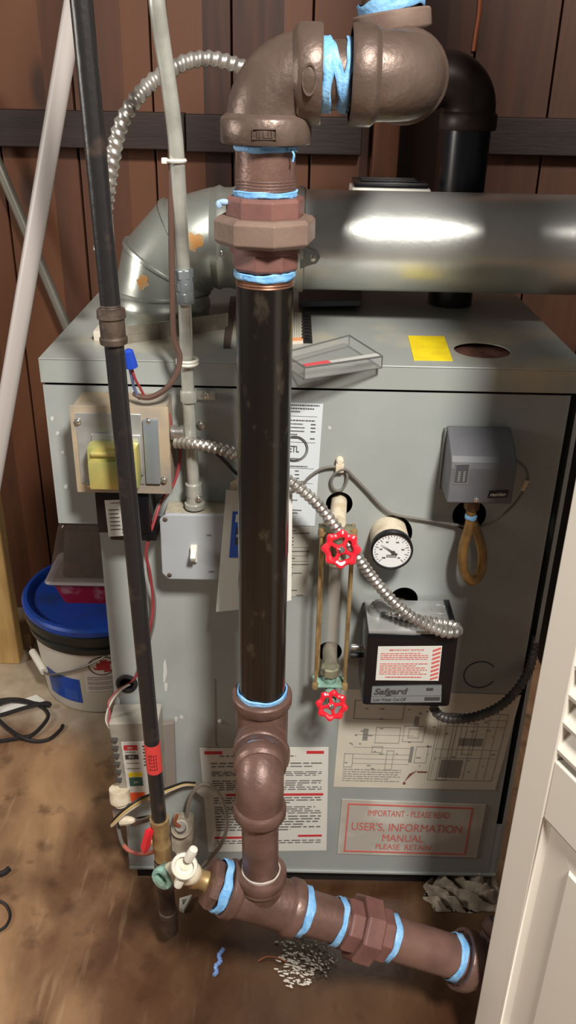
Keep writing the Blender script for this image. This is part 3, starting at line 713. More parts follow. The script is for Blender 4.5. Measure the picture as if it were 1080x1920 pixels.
sn = sheet([(709, 1212), (829, 1211), (822, 1276), (704, 1275)], yl-.0003); o = MB().slab(sn, 0, 0, 1, 1, 0, .0006).build('notice_label', PAPER, lw, False)
k = MB(); k.text('IMPORTANT NOTICE', sn, .18, .075, .72, .125, .0006, .001, 0, .02); k.lines(sn, .05, .19, .8, .41, 4, .34); k.lines(sn, .05, .49, .8, .85, 6, .34); k.lines(sn, .15, .88, .72, .93, 1, .6)
for i in range(8):
    v = .03+i*.118; k.prism([sn.pt(.86, v+.08, .0006), sn.pt(.985, v, .0006), sn.pt(.985, v+.055, .0006), sn.pt(.86, v+.135 if v < .83 else .98, .0006)], sn.n*.0004)
k.build('printed_text', INKP, o, False)
sg2 = sheet([(698, 1287), (828, 1285), (827, 1316), (695, 1317)], yl-.0003); o = MB().slab(sg2, 0, 0, 1, 1, 0, .0008).build('name_plate', BLUEST, lw, False)
k = MB(); k.text('Safgard', sg2, .03, .10, .52, .60, .0008, .0013, .22, .035); k.build('lettering', INK, o, False); k = MB(); k.text('Low Water Cut-Off', sg2, .03, .70, .50, .90, .0008, .0013, .15, .015); k.slab(sg2, .0, .585, 1, .605, .0008, .001); k.slab(sg2, .78, .12, .88, .3, .0008, .001); k.slab(sg2, .76, .68, .98, .9, .0008, .001); k.build('lettering', INK, o, False)
for px, py, mt in ((663, 1213, CHROME), (662, 1228, BLACKM)):
    c = at(px, py, y=-.05); m = MB(); m.lathe(c, (1, 0, 0), [(-.004, .0042), (0, .0048), (.004, .0042), (.013, .0036)], 12); m.build('side_bolt', mt, lw)
cn = at(705, 1160, y=-.045)
m = MB(); m.lathe((cn.x, cn.y, zt2), (0, 0, 1), [(0, .0125), (.003, .0125), (.003, .0105), (.016, .0105), (.020, .008)], 24); m.tube([(cn.x, cn.y, zt2+.016), (cn.x+.010, cn.y-.003, zt2+.020), (cn.x+.026, cn.y-.008, zt2+.017)], [.0095, .010, .0095], 18); m.build('cable_connector', STEELP, lw)
m = MB(); m.cyl((at(738, 1170, y=-.055).x, -.058, zt2), (at(738, 1170, y=-.055).x, -.058, zt2+.015), .0028, None, 12); m.cyl((at(738, 1170, y=-.055).x, -.058, zt2+.014), (at(738, 1170, y=-.055).x, -.058, zt2+.018), .0048, None, 12); m.build('connector_screw', CHROME, lw)
kn = at(822, 1157, y=-.03); m = MB(); m.torus((kn.x, kn.y, zt2+.0035), (0, 0, 1), .0115, .0012, 28, 6); m.build('knockout', STEELP, lw)

# ================================================================== SIGHT GLASS
gl = thing('sight_glass', 'water sight glass with two red handwheels and brass guard rods', 'sight glass', (.04, -.05, .45))
YG = -.048
tA, tB = at(629, 1052, y=YG), at(620, 1252, y=YG)
tx = (tA.x+tB.x)/2
MB().lathe((tx, YG, tB.z), (0, 0, 1), [(0, .0085), (tA.z-tB.z, .0085)], 24, False).build('glass_tube', TUBEG, gl)
def handwheel(c, n, r, parent, ph):
    c = V(c); n = V(n).normalized(); u, w = basis(n); m = MB(); seg = 96; k = 8; rs = []
    for i in range(seg):
        a = 2*PI*i/seg; lobe = math.cos(8*a+ph); R = r*(.79+.055*lobe); th = r*(.195+.035*lobe); d = u*math.cos(a)+w*math.sin(a)
        rs.append([m.bm.verts.new(c+d*(R+th*math.cos(2*PI*j/k))+n*(th*.8*math.sin(2*PI*j/k))) for j in range(k)])
    for i in range(seg): m.bridge(rs[i], rs[(i+1) % seg])
    o = m.build('handwheel', RED, parent)
    m = MB()
    for i in range(4):
        a = 2*PI*(i+.5)/4+ph; d = u*math.cos(a)+w*math.sin(a); m.tube([c+d*r*.15, c+d*r*.45, c+d*r*.78], [r*.15, r*.11, r*.15], 8)
    m.lathe(c-n*r*.2, n, [(0, r*.26), (r*.3, r*.28), (r*.36, r*.22)], 20); m.build('spoke', RED, o)
    m = MB(); m.lathe(c+n*r*.14, n, [(0, r*.17), (r*.1, r*.17), (r*.17, r*.08)], 12); part_label(m.build('wheel_nut', CHROME, o), 'bright nut'); return o
def gvalve(hole, nutz, sgn, wheel, wn, body, nutm):
    h = P0(*hole); b = V((tx, YG, nutz))
    m = MB(); m.cyl((h.x, .05, h.z), (tx, YG, h.z-.004*sgn), .0118, .0108, 24); m.build('nipple', nutm, gl)
    m = MB(); z0_, z1_ = (h.z, nutz) if sgn > 0 else (nutz, h.z)
    m.lathe((tx, YG, min(nutz, wheel.z)-.004), (0, 0, 1), [(0, .007), (.004, .0095), (abs(wheel.z-nutz)+.004, .0098), (abs(wheel.z-nutz)+.010, .008)], 24)
    m.tube([V((tx, YG, wheel.z-.003)), wheel+V((0, .012, 0)), wheel], [.0085, .007, .0045], 16); m.build('valve_body', body, gl)
    hexa(gl, (tx, YG, nutz-.008), (tx, YG, nutz+.008), .0142, nutm, 'packing_nut', 8, .2, .002)
w1 = at(640, 1030, y=-.090); w2 = at(622, 1323, y=-.090)
gvalve((640, 945), tA.z+.004, 1, w1, (0, -1, 0), OLDBR, CREAMP)
gvalve((620, 1222), tB.z-.004, -1, w2, (0, -1, 0), VERDI, OLDBR)
handwheel(w1, (0.02, -.93, .36), .0245, gl, .3); handwheel(w2, (-.03, -.93, .36), .0222, gl, 1.0)
zt3, zb3 = at(635, 990, y=-.05).z, at(620, 1282, y=-.05).z
for dx, dy in ((-.0215, -.010), (.0215, -.010), (-.0175, .010), (.0215, .010)):
    MB().cyl((tx+dx, YG+dy, zb3), (tx+dx, YG+dy, zt3), .0023, None, 10).build('guard_rod', BRASS, gl)
for zz, mt in ((zt3-.003, OLDBR), (zb3+.002, VERDI)):
    m = MB(); m.bb((tx-.025, YG-.013, zz-.0016), (tx+.025, YG+.013, zz+.0016), .001); m.build('guard_plate', mt, gl)
    for dx in (-.0215, .0215): m = MB(); m.lathe((tx+dx, YG-.010, zz), (0, 0, 1), [(-.004, .0048), (.004, .0048), (.0065, .003)], 8); m.build('rod_nut', BRASS, gl)

# ================================================================== STEAM PIPING
stm = thing('steam_piping', 'brown cast-iron and black steam piping with blue thread tape before the boiler', 'pipe', (-.058, -.17, .2))
RX, RY = -.058, -.17; UP = V((0, 0, 1))
zf = lambda py, y=-.2: at(495, py, y=y).z
rp = lambda z: V((RX, RY, z))
ZH = 1.2805
fit_elbow(stm, rp(zf(273)), rp(ZH), (-.0065, RY, ZH), .0375, .0435, IRON2, .023, .040)
MB().cyl(rp(zf(380)), rp(zf(270)), .0295).build('nipple', IRON, stm); threads(stm, rp(zf(364)), rp(zf(340)), .0300, IRON)
band(stm, rp(zf(281)), UP, .0298, .006); band(stm, rp(zf(368)), UP, .0305, .006)
m = MB(); m.tube(smooth_path([at(545, 280, y=-.195), at(551, 290, y=-.197), at(549, 303, y=-.196)], 5), .0011, 6); m.build('thread_tape', TAPE, stm)
m = MB(); m.sphere(at(420, 379, y=-.180), .0045, (1.5, .6, .7), 9); m.sphere(at(411, 383, y=-.180), .0035, (1, .6, 1.2), 8); m.build('thread_tape', M('pale_tape', (150, 178, 206), .6), stm)
hexa(stm, rp(zf(418)), rp(zf(374)), .0395, UNIONM, 'union_end'); hexa(stm, rp(zf(466)), rp(zf(412)), .0515, NUTM, 'union_nut', 8, .2, .004)
MB().cyl(rp(zf(480)), rp(zf(462)), .036).build('union_neck', UNIONM, stm)
hexa(stm, rp(zf(516)), rp(zf(474)), .0345, UNIONM, 'union_end', 8, .55)
band(stm, rp(zf(524)), UP, .0305, .008); threads(stm, rp(zf(547)), rp(zf(531)), .0302)
TZ = .503
MB().cyl(rp(TZ+.03), rp(zf(545)), .0298, None, 40).build('riser_pipe', PIPEB, stm)
# tee
def collar_prof(cl, rc, rb): return [(0, rc*.8), (0, rc*.96), (.002, rc), (cl-.002, rc), (cl, rc*.97), (cl+.004, rb)]
m = MB(); m.cyl(rp(TZ-.045), rp(TZ+.05), .0345); m.cyl((RX, RY, TZ), (RX, RY-.045, TZ), .032); tee = m.build('tee', IRON, stm)
for p, d, rc in ((rp(TZ+.058), -UP, .0392), (rp(TZ-.056), UP, .0385), (V((RX, RY-.052, TZ)), V((0, 1, 0)), .0355)):
    MB().lathe(p, d, collar_prof(.016, rc, .034), 36).build('collar', IRON, tee)
MB().lathe(rp(TZ-.056), -UP, [(0, .02), (.008, .02)], 4).build('plug', IRON, tee)
band(stm, rp(TZ+.061), UP, .0312, .008)
EY = -.263
MB().cyl((RX, RY-.03, TZ), (RX, EY+.02, TZ), .0242).build('nipple', IRON, stm); band(stm, (RX, RY-.057, TZ), (0, 1, 0), .0252, .008)
fit_elbow(stm, (RX, RY-.062, TZ), (RX+.001, EY, TZ), (RX+.001, EY, TZ-.060), .0300, .0335, IRON, .015, .0285)
TC = at(489, 1684, y=EY); EN = at(884, 1804, y=-.250); AX = (EN-TC).normalized(); LT = (EN-TC).length
tp = lambda px: TC+AX*(LT*(px-489)/395)
MB().cyl((TC.x, EY, TC.z), (RX+.001, EY, TZ-.05), .0238).build('nipple', IRON, stm)
m = MB(); m.cyl(TC-AX*.045, TC+AX*.045, .034); m.cyl(TC, TC+UP*.045, .030); tee2 = m.build('tee', IRON, stm)
for p, d, rc in ((TC-AX*.052, AX, .0385), (TC+AX*.054, -AX, .0385), (TC+UP*.054, -UP, .0340)):
    MB().lathe(p, d, collar_prof(.015, rc, .034), 36).build('collar', IRON, tee2)
band(stm, TC+UP*.0555, UP, .0245, .005, M('pipe_dope', (190, 180, 170), .6), 'sealant')
band(stm, TC-AX*.0590, AX, .0335, .012); band(stm, TC+AX*.0615, AX, .0325, .012); band(stm, tp(625), AX, .0312, .009); band(stm, tp(722), AX, .0312, .011); band(stm, tp(848), AX, .0312, .012)
m = MB(); m.lathe(TC-AX*.0640, -AX, [(0, .0300), (.003, .0335), (.011, .0335), (.014, .031), (.016, .018)], 8, True, .3); m.build('reducing_bushing', IRON, stm, False)
MB().cyl(tp(550), tp(645), .0298).build('nipple', IRON, stm)
hexa(stm, tp(634), tp(668), .0360, UNIONM, 'union_end', 8, .3); hexa(stm, tp(657), tp(692), .0465, UNIONM, 'union_nut', 8, .35, .003); hexa(stm, tp(686), tp(716), .0370, UNIONM, 'union_end', 8, .3)
MB().cyl(tp(700), tp(880), .0298).build('nipple', M('brown_pipe_sheen', (122, 92, 82), .34, .1, (104, 78, 70), 20), stm)
E0 = tp(858); EC = tp(920); ED = V((.60, .42, .68)).normalized()
fit_elbow(stm, E0, EC, EC+ED*.056, .0370, .0425, IRON, .018, .036)
band(stm, EC+ED*.058, ED, .033, .010)
MB().cyl(EC+ED*.03, EC+ED*.16, .0298).build('nipple', IRON, stm)
# top: cross nipple, second elbow turning back, header tee, riser to the main, drop to the boiler
MB().cyl((-.02, RY, ZH), (.05, RY, ZH), .0298).build('nipple', IRON2, stm)
for k_, (px, tw, tl) in enumerate(((612, .010, 0), (632, .009, .30), (650, .009, -.12))):
    band(stm, at(px, 140, y=RY).lerp(V((at(px, 140, y=RY).x, RY, ZH)), 1), V((1, 0, tl)), .0312, tw)
el2 = fit_elbow(stm, (at(657, 140, y=RY).x, RY, ZH), (.0755, RY, ZH), (.0755, RY+.064, ZH), .0390, .0435, IRON2, .022, .040)
HY = -.035
m = MB(); m.cyl((.0755, RY+.05, ZH), (.0755, HY+.055, ZH), .036); m.cyl((.0755, HY, ZH), (.066, HY, ZH+.055), .034); tee3 = m.build('tee', IRON2, stm)
MB().lathe((.0755, HY+.06, ZH), (0, -1, 0), collar_prof(.018, .042, .036), 36).build('collar', IRON2, tee3)
MB().lathe((.067, HY, ZH+.060), (.15, 0, -1), collar_prof(.018, .041, .034), 36).build('collar', NUTM, tee3)
band(stm, (.066, HY-.004, ZH+.066), (-.28, 0, 1), .0330, .016)
MB().cyl((.0665, HY, ZH+.05), (.050, HY, 1.62), .0298).build('riser_pipe', IRON2, stm)
MB().cyl((.0755, HY, ZH), (.0755, .345, ZH), .0298).build('nipple', DARKEL, stm)
fit_elbow(stm, (.0755, .290, ZH), (.0755, .345, ZH), (.135, .345, ZH), .036, .0415, DARKEL, .02, .034)
bkx = .2275
MB().cyl((.12, .345, ZH), (.19, .345, ZH), .0298).build('nipple', DARKEL, stm)
fit_elbow(stm, (bkx-.068, .345, ZH), (bkx, .345, ZH), (bkx, .345, ZH-.068), .0385, .0425, DARKEL, .022, .042)
MB().cyl((bkx, .345, ZT-.002), (bkx, .345, ZH-.05), .0355).build('drop_pipe', BACKB, stm)
# cast marks
scs = Sheet(V((RX-.011, RY-.0440, zf(240))), V((RX+.011, RY-.0440, zf(240))), V((RX+.011, RY-.0440, zf(260))), V((RX-.011, RY-.0440, zf(260))), (0, -1, 0))
k = MB(); k.frame(scs, 0, 0, 1, 1, .03, .08, -.002, .0004)
for u in (.2, .30, .46, .66, .8): k.slab(scs, u, .2, u+.05, .82, -.002, .0005)
k.slab(scs, .46, .72, .82, .84, -.002, .0005); k.build('cast_mark', IRON2, stm, False)
k = MB(); oc = V((-.0185, RY-.0434, ZH-.004)); n_e = 28
rows = [[k.bm.verts.new(oc+V((math.cos(2*PI*i/n_e)*.0062*q, -h_, math.sin(2*PI*i/n_e)*.0125*q))) for i in range(n_e)] for q, h_ in ((1.12, -.003), (1.06, .0006), (.9, .0006), (.84, -.003))]
for a, b in zip(rows, rows[1:]): k.bridge(a, b)
k.build('cast_mark', IRON2, stm)

# drain valve screwed into the return tee
dv = thing('drain_valve', 'brass drain valve with a white wing handle and green corroded spout', 'valve', at(350, 1650, y=-.25))
b0 = tp(408); b1 = at(362, 1644, y=-.265); b2 = at(330, 1632, y=-.268); b3 = at(306, 1645, y=-.275)
m = MB(); d = (b1-b0); m.lathe(b0, d, [(-.006, .016), (.002, .0165), (.010, .0165), (.012, .0135), (.020, .0125), (.024, .0145), (d.length, .0155)], 24); m.build('tailpiece', BRASS, dv)
m = MB(); m.tube(smooth_path([b1-d*.1, b1, b2, b3.lerp(b2, .4)], 6), .0125, 20); m.sphere(at(352, 1636, y=-.268), .0165, (1.15, 1, 1)); part_label(m.build('valve_body', CREAMP, dv), 'limescale-covered valve body')
m = MB(); o_ = b3; dd = V((-.45, -.80, .10)).normalized(); m.lathe(o_-dd*.016, dd, [(0, .011), (.004, .0135), (.012, .0150), (.018, .0158), (.0215, .0145), (.0215, .0100), (.012, .0088), (.010, .002)], 28, False); part_label(m.build('spout', VERDI, dv), 'green corroded threaded spout')
m = MB(); hc_ = at(347, 1622, y=-.298); nh = V((-.06, -.86, .5)).normalized()
m.cyl(at(350, 1640, y=-.268), hc_, .0065); m.build('stem', CREAMP, dv)
m = MB(); m.lathe(hc_-nh*.010, nh, [(0, .013), (.010, .0165), (.016, .0168), (.018, .0150), (.018, .0128), (.011, .0115), (.010, .001)], 28, False)
for tip, w_ in ((at(364, 1591, y=-.300), .0062), (at(333, 1662, y=-.302), .0062)):
    dr = (tip-hc_).normalized(); m.tube([hc_+dr*.012, hc_+dr*.018, tip-dr*.006, tip-dr*.001, tip], [.0058, .0062, w_, w_*.85, w_*.3], 10)
part_label(m.build('handle', WHITEP, dv), 'white plastic wing handle')

# ================================================================== GAS PIPE
gp = thing('gas_pipe', 'slim black iron gas pipe with a coupling and a red label', 'pipe', (-.215, -.14, 0))
GY = -.14
g0, g1 = at(158, -60, y=GY), at(311, 1664, y=GY)
gpt = lambda py: g0.lerp(g1, 0) if False else None
GXT, GXB = at(210, 605, y=GY).x, at(300, 1550, y=GY).x
def gx(z): 
    zt_, zb_ = at(210, 605, y=GY).z, at(300, 1550, y=GY).z
    return GXB+(GXT-GXB)*(z-zb_)/(zt_-zb_)
gpz = lambda py: (lambda z: V((gx(z), GY, z)))(at(200+(py-500)*.1, py, y=GY-.012).z)
gU = (gpz(600)-gpz(1500)).normalized()
MB().cyl(gpz(650), gpz(590)+gU*.62, .0108).build('pipe', PIPEB2, gp)
MB().cyl(gpz(1552), gpz(645), .0108).build('pipe', PIPEB2, gp)
a, b = gpz(651), gpz(583); m = MB(); Lc = (b-a).length
m.lathe(a, b-a, [(0, .0115), (.001, .0150), (.007, .0155), (.009, .0138), (Lc-.012, .0138), (Lc-.010, .0158), (Lc-.001, .0152), (Lc, .0115)], 28); m.build('coupling', OLDIRON, gp)
threads(gp, gpz(588), gpz(576), .0112, OLDIRON)
m = MB(); a, b = gpz(1455), gpz(1403); m.lathe(a, b-a, [(0, .0113), ((b-a).length, .0113)], 28); o = m.build('red_label', REDT, gp); part_label(o, 'bright red paper label wrapped round the pipe')
k = MB()
for i in range(4):
    for j in range(5):
        p = a.lerp(b, .2+.12*j); an = -1.9+i*.28; k.box(p+V((math.cos(an)*.0114, math.sin(an)*.0114, 0)), (.0016, .0006, random.uniform(.002, .005)), Matrix.Rotation(an+PI/2, 3, 'Z'))
k.build('printed_text', M('dark_red_ink', (120, 30, 34), .6), o, False)
m = MB(); a, b = gpz(1622), gpz(1546); Lc = (b-a).length
m.lathe(a, b-a, [(0, .010), (.001, .0128), (Lc*.3, .0132), (Lc*.34, .0142), (Lc*.4, .0142), (Lc*.44, .0126), (Lc*.6, .0130), (Lc*.7, .0142), (Lc-.001, .0145), (Lc, .0112)], 12); m.build('brass_valve', BRASS, gp)
m = MB(); c = gpz(1586); m.tube([c+V((-.012, -.004, 0)), c+V((-.026, -.006, -.001))], .006, 12); m.build('valve_stem', BRASS, gp)
m = MB(); hA, hB = at(281, 1554, y=GY-.012), at(270, 1597, y=GY-.012); dd = (hB-hA).normalized(); m.tube([hA, hA+dd*.004, hA+dd*.016, hB-dd*.01, hB], [.003, .0062, .0062, .0072, .004], 4); part_label(m.build('valve_handle', RED, gp), 'small red shut-off handle')
# tee, drip leg and cap
z3 = at(318, 1668, y=GY-.015).z; m = MB(); c = gpz(1652); m.cyl(c-gU*.030, c+gU*.028, .0142); m.cyl(c, c+V((0, .035, .0)), .0142); m.build('tee', OLDIRON, gp)
m = MB(); q0, q1 = gpz(1668), gpz(1762); Lc = (q1-q0).length
m.lathe(q0, q1-q0, [(0, .0150), (.009, .0155), (.010, .0128), (Lc*.52, .0128), (Lc*.53, .0148), (Lc*.62, .0148), (Lc*.63, .0136), (Lc*.82, .0140), (Lc*.95, .0134), (Lc, .009)], 28); m.build('drip_leg', M('rusty_dark_iron', (84, 68, 58), .55, .3, (58, 44, 36), 40, bump=.2), gp)
gvv = thing('gas_valve', 'grimy white gas valve body at the foot of the boiler front', 'valve', at(345, 1575, y=-.03))
m = MB(); q = at(344, 1562, y=-.03); m.box(q, (.036, .05, .05), None, .008); m.lathe(q+V((.0, -.018, .028)), (0, -.45, 1), [(0, .016), (.006, .0165), (.009, .013), (.012, .012)], 22); m.box(q+V((.004, -.022, -.026)), (.030, .012, .014), None, .004); m.build('body', M('grimy_white', (176, 166, 148), .6, 0, (140, 128, 112), 50), gvv)
m = MB(); m.cyl(q+V((0, -.024, .034)), q+V((0, -.030, .047)), .0095, .0085, 18); m.build('regulator_cap', M('grey_cap', (128, 124, 118), .5), gvv)
m = MB(); m.tube(smooth_path([at(337, 1550, y=-.06), at(328, 1542, y=-.062), at(332, 1528, y=-.06)], 4), .003, 8); m.build('lever', COPPER, gvv)

# ================================================================== CONDUIT
cd = thing('conduit', 'galvanised electrical conduit running down into the grey switch box', 'conduit', (-.155, -.03, .76))
top_ = at(288, -60, y=-.10); dt_ = (top_-at(296, 20, y=-.095)).normalized(); pts = [top_+dt_*.6, top_+dt_*.2]+px_path([(288, -60, -.10), (296, 20, -.095), (306, 90, -.085), (318, 170, -.078), (329, 260, -.068), (335, 350, -.06), (339, 430, -.052), (344, 520, -.045)])
MB().tube(smooth_path(pts, 6), .0083, 20).build('tube', EMT, cd)
pts = px_path([(345, 530, -.044), (349, 640, -.036), (354, 760, -.030), (360, 860, -.028), (366, 950, -.026)])
MB().tube(smooth_path(pts, 6), .0080, 20).build('tube', EMT, cd)
c0, c1 = at(343, 503, y=-.046), at(349, 568, y=-.043); dC = (c1-c0); l_ = dC.length
for f0, f1, r, n_ in ((0, .28, .0118, 6), (.38, .62, .0112, 6), (.66, .95, .0116, 6)): hexa(cd, c0+dC*f0, c0+dC*f1, r, BLUEST, 'compression_nut', n_, .3+f0, .001)
MB().cyl(c0, c1, .0102).build('coupling', BLUEST, cd)
c0, c1 = at(363, 905, y=-.027), at(366, 950, y=-.026); m = MB(); dC = c1-c0; l_ = dC.length; m.lathe(c0, dC, [(0, .0092), (.001, .0112), (l_*.5, .0112), (l_*.52, .0106), (l_*.8, .0108), (l_*.82, .0138), (l_, .0138)], 22); m.build('connector', EMT, cd)
screw(at(373, 935, y=-.038), (.3, -1, 0), .0036, CHROME, cd)
c0 = at(354, 742, y=-.031); m = MB(); m.lathe(c0-UP*.007, UP, [(0, .0104), (.002, .0108), (.012, .0108), (.014, .0104)], 22); m.box(at(382, 741, y=-.005), (.030, .0025, .012), None, .001); m.build('strap', EMT, cd); screw(at(386, 740, y=-.010), (0, -1, 0), .0042, CHROME, cd)
for i, (px, py, yy) in enumerate(((330, 301, -.064), (351, 675, -.035))):
    c = at(px, py, y=yy); m = MB(); m.torus(c, UP+V((.0, 0, .0)), .0098 if i == 0 else .0125, .0022, 24, 6)
    if i == 0: m.box(c+V((-.012, -.004, 0)), (.006, .006, .006), None, .001)
    else: m.torus(c+V((0, 0, -.004)), UP, .0122, .0024, 24, 6)
    part_label(m.build('cable_tie', WHITEP, cd), 'white plastic cable tie')
tw = thing('thermostat_wire', 'brown thermostat wire strapped along the conduit above the junction box', 'wire', at(300, 745, y=-.05))
wire('wire', smooth_path([at(304, -40, y=-.085)+(at(304, -40, y=-.085)-at(311, 90, y=-.075)).normalized()*.4]+px_path([(304, -40, -.085), (311, 90, -.075), (320, 240, -.066), (321, 420, -.058), (323, 540, -.054), (326, 630, -.052), (337, 668, -.052), (331, 700, -.056), (312, 728, -.06), (285, 744, -.06), (264, 744, -.058), (252, 738, -.05)]), 8), .0035, WIREBR, tw)
m = MB(); a = at(240, 655, y=-.075); b = at(247, 688, y=-.072); m.lathe(a, b-a, [(0, .003), (.002, .0058), ((b-a).length*.7, .0074), ((b-a).length, .0078)], 10); part_label(m.build('wire_nut', WIREBL, tw), 'blue wire nut')
wire('red_wire', smooth_path(px_path([(246, 688, -.072), (254, 712, -.068), (262, 726, -.062), (272, 745, -.056)]), 6), .0017, WIRER, tw); wire('blue_wire', smooth_path(px_path([(243, 688, -.07), (248, 712, -.066), (252, 728, -.06), (262, 748, -.055)]), 6), .0019, M('slate_wire', (96, 110, 150), .5), tw)

# wires from the junction box down the front
rw = thing('red_wire', 'loose red and grey control wires looping down beside the gas pipe', 'wire', at(295, 960, y=-.02))
wire('wire', smooth_path(px_path([(316, 775, -.03), (321, 800, -.025), (331, 820, -.015), (338, 845, -.012), (334, 880, -.012), (325, 908, -.014), (312, 925, -.02), (300, 945, -.03), (290, 975, -.04), (279, 1010, -.045), (274, 1040, -.04), (282, 1080, -.03), (287, 1130, -.02), (284, 1165, -.02), (276, 1200, -.012), (262, 1250, -.012), (250, 1275, -.004), (236, 1282, .02)]), 7), .0022, WIRER, rw)
wire('wire', smooth_path(px_path([(300, 935, -.03), (286, 980, -.036), (276, 1030, -.036), (279, 1080, -.028), (290, 1120, -.02), (289, 1165, -.016), (281, 1200, -.012)]), 7), .0018, WIREG, rw)
bw = thing('black_wire', 'short black wire crossing behind the conduit towards the riser', 'wire', at(425, 870, y=-.01))
wire('wire', smooth_path(px_path([(350, 816, -.014), (372, 824, -.012), (400, 845, -.012), (425, 868, -.012), (447, 890, -.014), (480, 905, -.012)]), 7), .0026, WIREK, bw)

# ================================================================== ARMOURED CABLES
ac = thing('armored_cable', 'flexible steel armoured cable crossing the boiler from junction box to cut-off', 'cable', at(600, 940, y=-.06))
pth = smooth_path(px_path([(330, 830, -.036), (365, 832, -.052), (405, 840, -.06), (445, 853, -.062), (490, 873, -.062), (540, 900, -.062), (590, 940, -.066), (632, 990, -.072), (668, 1040, -.078), (700, 1085, -.080), (735, 1125, -.084), (770, 1155, -.090), (800, 1172, -.096), (832, 1185, -.100), (852, 1186, -.098), (858, 1180, -.088), (845, 1172, -.078), (812, 1167, -.070), (775, 1160, -.064), (748, 1152, -.058), (725, 1146, -.05)]), 14)
armored('sheath', pth, .0073, ARMOR, ac)
a2 = thing('armored_cable', 'dark armoured cable curving from under the black cut-off box to the right', 'cable', at(850, 1345, y=-.05))
armored('sheath', smooth_path(px_path([(812, 1318, -.05), (816, 1333, -.055), (832, 1345, -.055), (862, 1348, -.052), (900, 1341, -.045), (940, 1322, -.036), (972, 1290, -.024), (992, 1255, -.010), (1000, 1222, .002), (1004, 1190, .012)]), 12), .0068, ARMORD, a2)
a3 = thing('armored_cable', 'bright armoured cable arching in front of the plank wall', 'cable', at(207, 345, y=.02))
armored('sheath', smooth_path(px_path([(188, 470, .06), (199, 385, .04), (208, 320, .03), (222, 250, .03), (245, 200, .035), (280, 158, .05), (318, 132, .06), (352, 115, .07), (392, 110, .08), (430, 118, .09), (465, 132, .10), (500, 160, .12), (520, 210, .14)]), 12), .0088, ARMOR, a3, .0105)

# ================================================================== FLUE
FY, FZ, FR = .205, 1.071, .068
fl = thing('flue_pipe', 'shiny galvanised flue pipe with a segmented elbow across the lid', 'flue', (-.215, FY, ZT))
MB().lathe((-.075, FY, FZ), (1, 0, 0), [(0, FR), (.002, FR), (.60, FR+.0002), (1.05, FR)], 64).build('pipe', GALV, fl)
EX = -.220
# adjustable elbow: four mitred gores with raised beads, horizontal -> straight down
Rb = .078; cen = V((EX+Rb, FY, FZ-Rb)); gore = None
def ring_at(a, r, mb, seg=56):
    d = V((math.sin(a), 0, math.cos(a)))       # radial direction of the bend (a = 0 points up)
    c = cen+V((-math.sin(a), 0, math.cos(a)))*Rb; rad = V((-math.sin(a), 0, math.cos(a))); yv = V((0, 1, 0))
    return [mb.bm.verts.new(c+(rad*math.cos(2*PI*i/seg)+yv*math.sin(2*PI*i/seg))*r) for i in range(seg)]
an = [0, math.radians(32), math.radians(62), math.radians(90)]
for i in range(3):
    m = MB(); rr = [ring_at(an[i], FR*(1.0 if i else .985), m), ring_at(an[i]+.03, FR*1.0, m), ring_at(an[i+1]-.055, FR*1.0, m), ring_at(an[i+1]-.052, FR*1.05, m), ring_at(an[i+1]-.012, FR*1.05, m), ring_at(an[i+1], FR*1.0, m)]
    for a, b in zip(rr, rr[1:]): m.bridge(a, b)
    m.build('elbow_gore', GALVD, fl)
m = MB(); m.lathe((EX, FY, FZ-Rb), (0, 0, -1), [(0, FR), (.010, FR), (.013, FR*1.03), (.02, FR*1.03), (.023, FR), (FZ-Rb-ZT+.001, FR)], 56, False); m.build('elbow_collar', GALVD, fl)
m = MB(); m.lathe((EX+Rb-.004, FY, FZ), (1, 0, 0), [(0, FR*.99), (.004, FR*1.005), (.012, FR*1.05), (.018, FR*1.005), (.028, FR*1.005), (.038, FR*1.045), (.046, FR*1.0), (.062, FR*.97), (.08, FR*.97)], 56, False); m.build('crimped_collar', GALVD, fl)
m = MB()
for i in range(3): pass
cx_ = at(563, 490, y=FY-FR).x
m = MB(); m.lathe((cx_-.004, FY, FZ), (1, 0, 0), [(0, FR+.0005), (0, FR+.004), (.008, FR+.004), (.010, FR+.0005)], 56, False); q = at(596, 482, y=FY-FR*1.0)
m.prism([V((cx_, q.y, q.z-.016)), V((cx_+.012, q.y, q.z-.011)), V((cx_+.022, q.y, q.z-.008)), V((cx_+.027, q.y, q.z)), V((cx_+.022, q.y, q.z+.008)), V((cx_+.012, q.y, q.z+.011)), V((cx_, q.y, q.z+.016))], (0, -.0025, 0)); m.build('pipe_clamp', GALVD, fl)
screw(V((cx_+.017, q.y-.002, q.z)), (0, -1, 0), .005, CHROME, fl); screw(at(414, 474, y=FY-FR*.98), (0, -1, 0), .0042, CHROME, fl)
# rust-coloured scorch patches on the elbow (thin shells that follow the gore)
def patch(a0, a1, t0, t1, r):
    m = MB(); rows = []
    for i in range(7):
        a = a0+(a1-a0)*i/6; rad = V((-math.sin(a), 0, math.cos(a))); c = cen+rad*Rb; row = []
        for j in range(7):
            sh = .75+.25*math.sin(i*2.1+1); t = (t0+t1)/2+(t1-t0)/2*((j-3)/3)*sh*(math.sqrt(max(.08, 1-((i-3)/3.2)**2)))
            row.append(m.bm.verts.new(c+(rad*math.cos(t)-V((0, 1, 0))*math.sin(t))*r))
        rows.append(row)
    for a, b in zip(rows, rows[1:]):
        for j in range(6): m.face((a[j], a[j+1], b[j+1], b[j]))
    return m.build('rust_patch', GALVR, fl)
patch(math.radians(6), math.radians(26), 1.22, 1.66, FR*1.0012); patch(math.radians(68), math.radians(80), 1.1, 1.42, FR*1.0012)

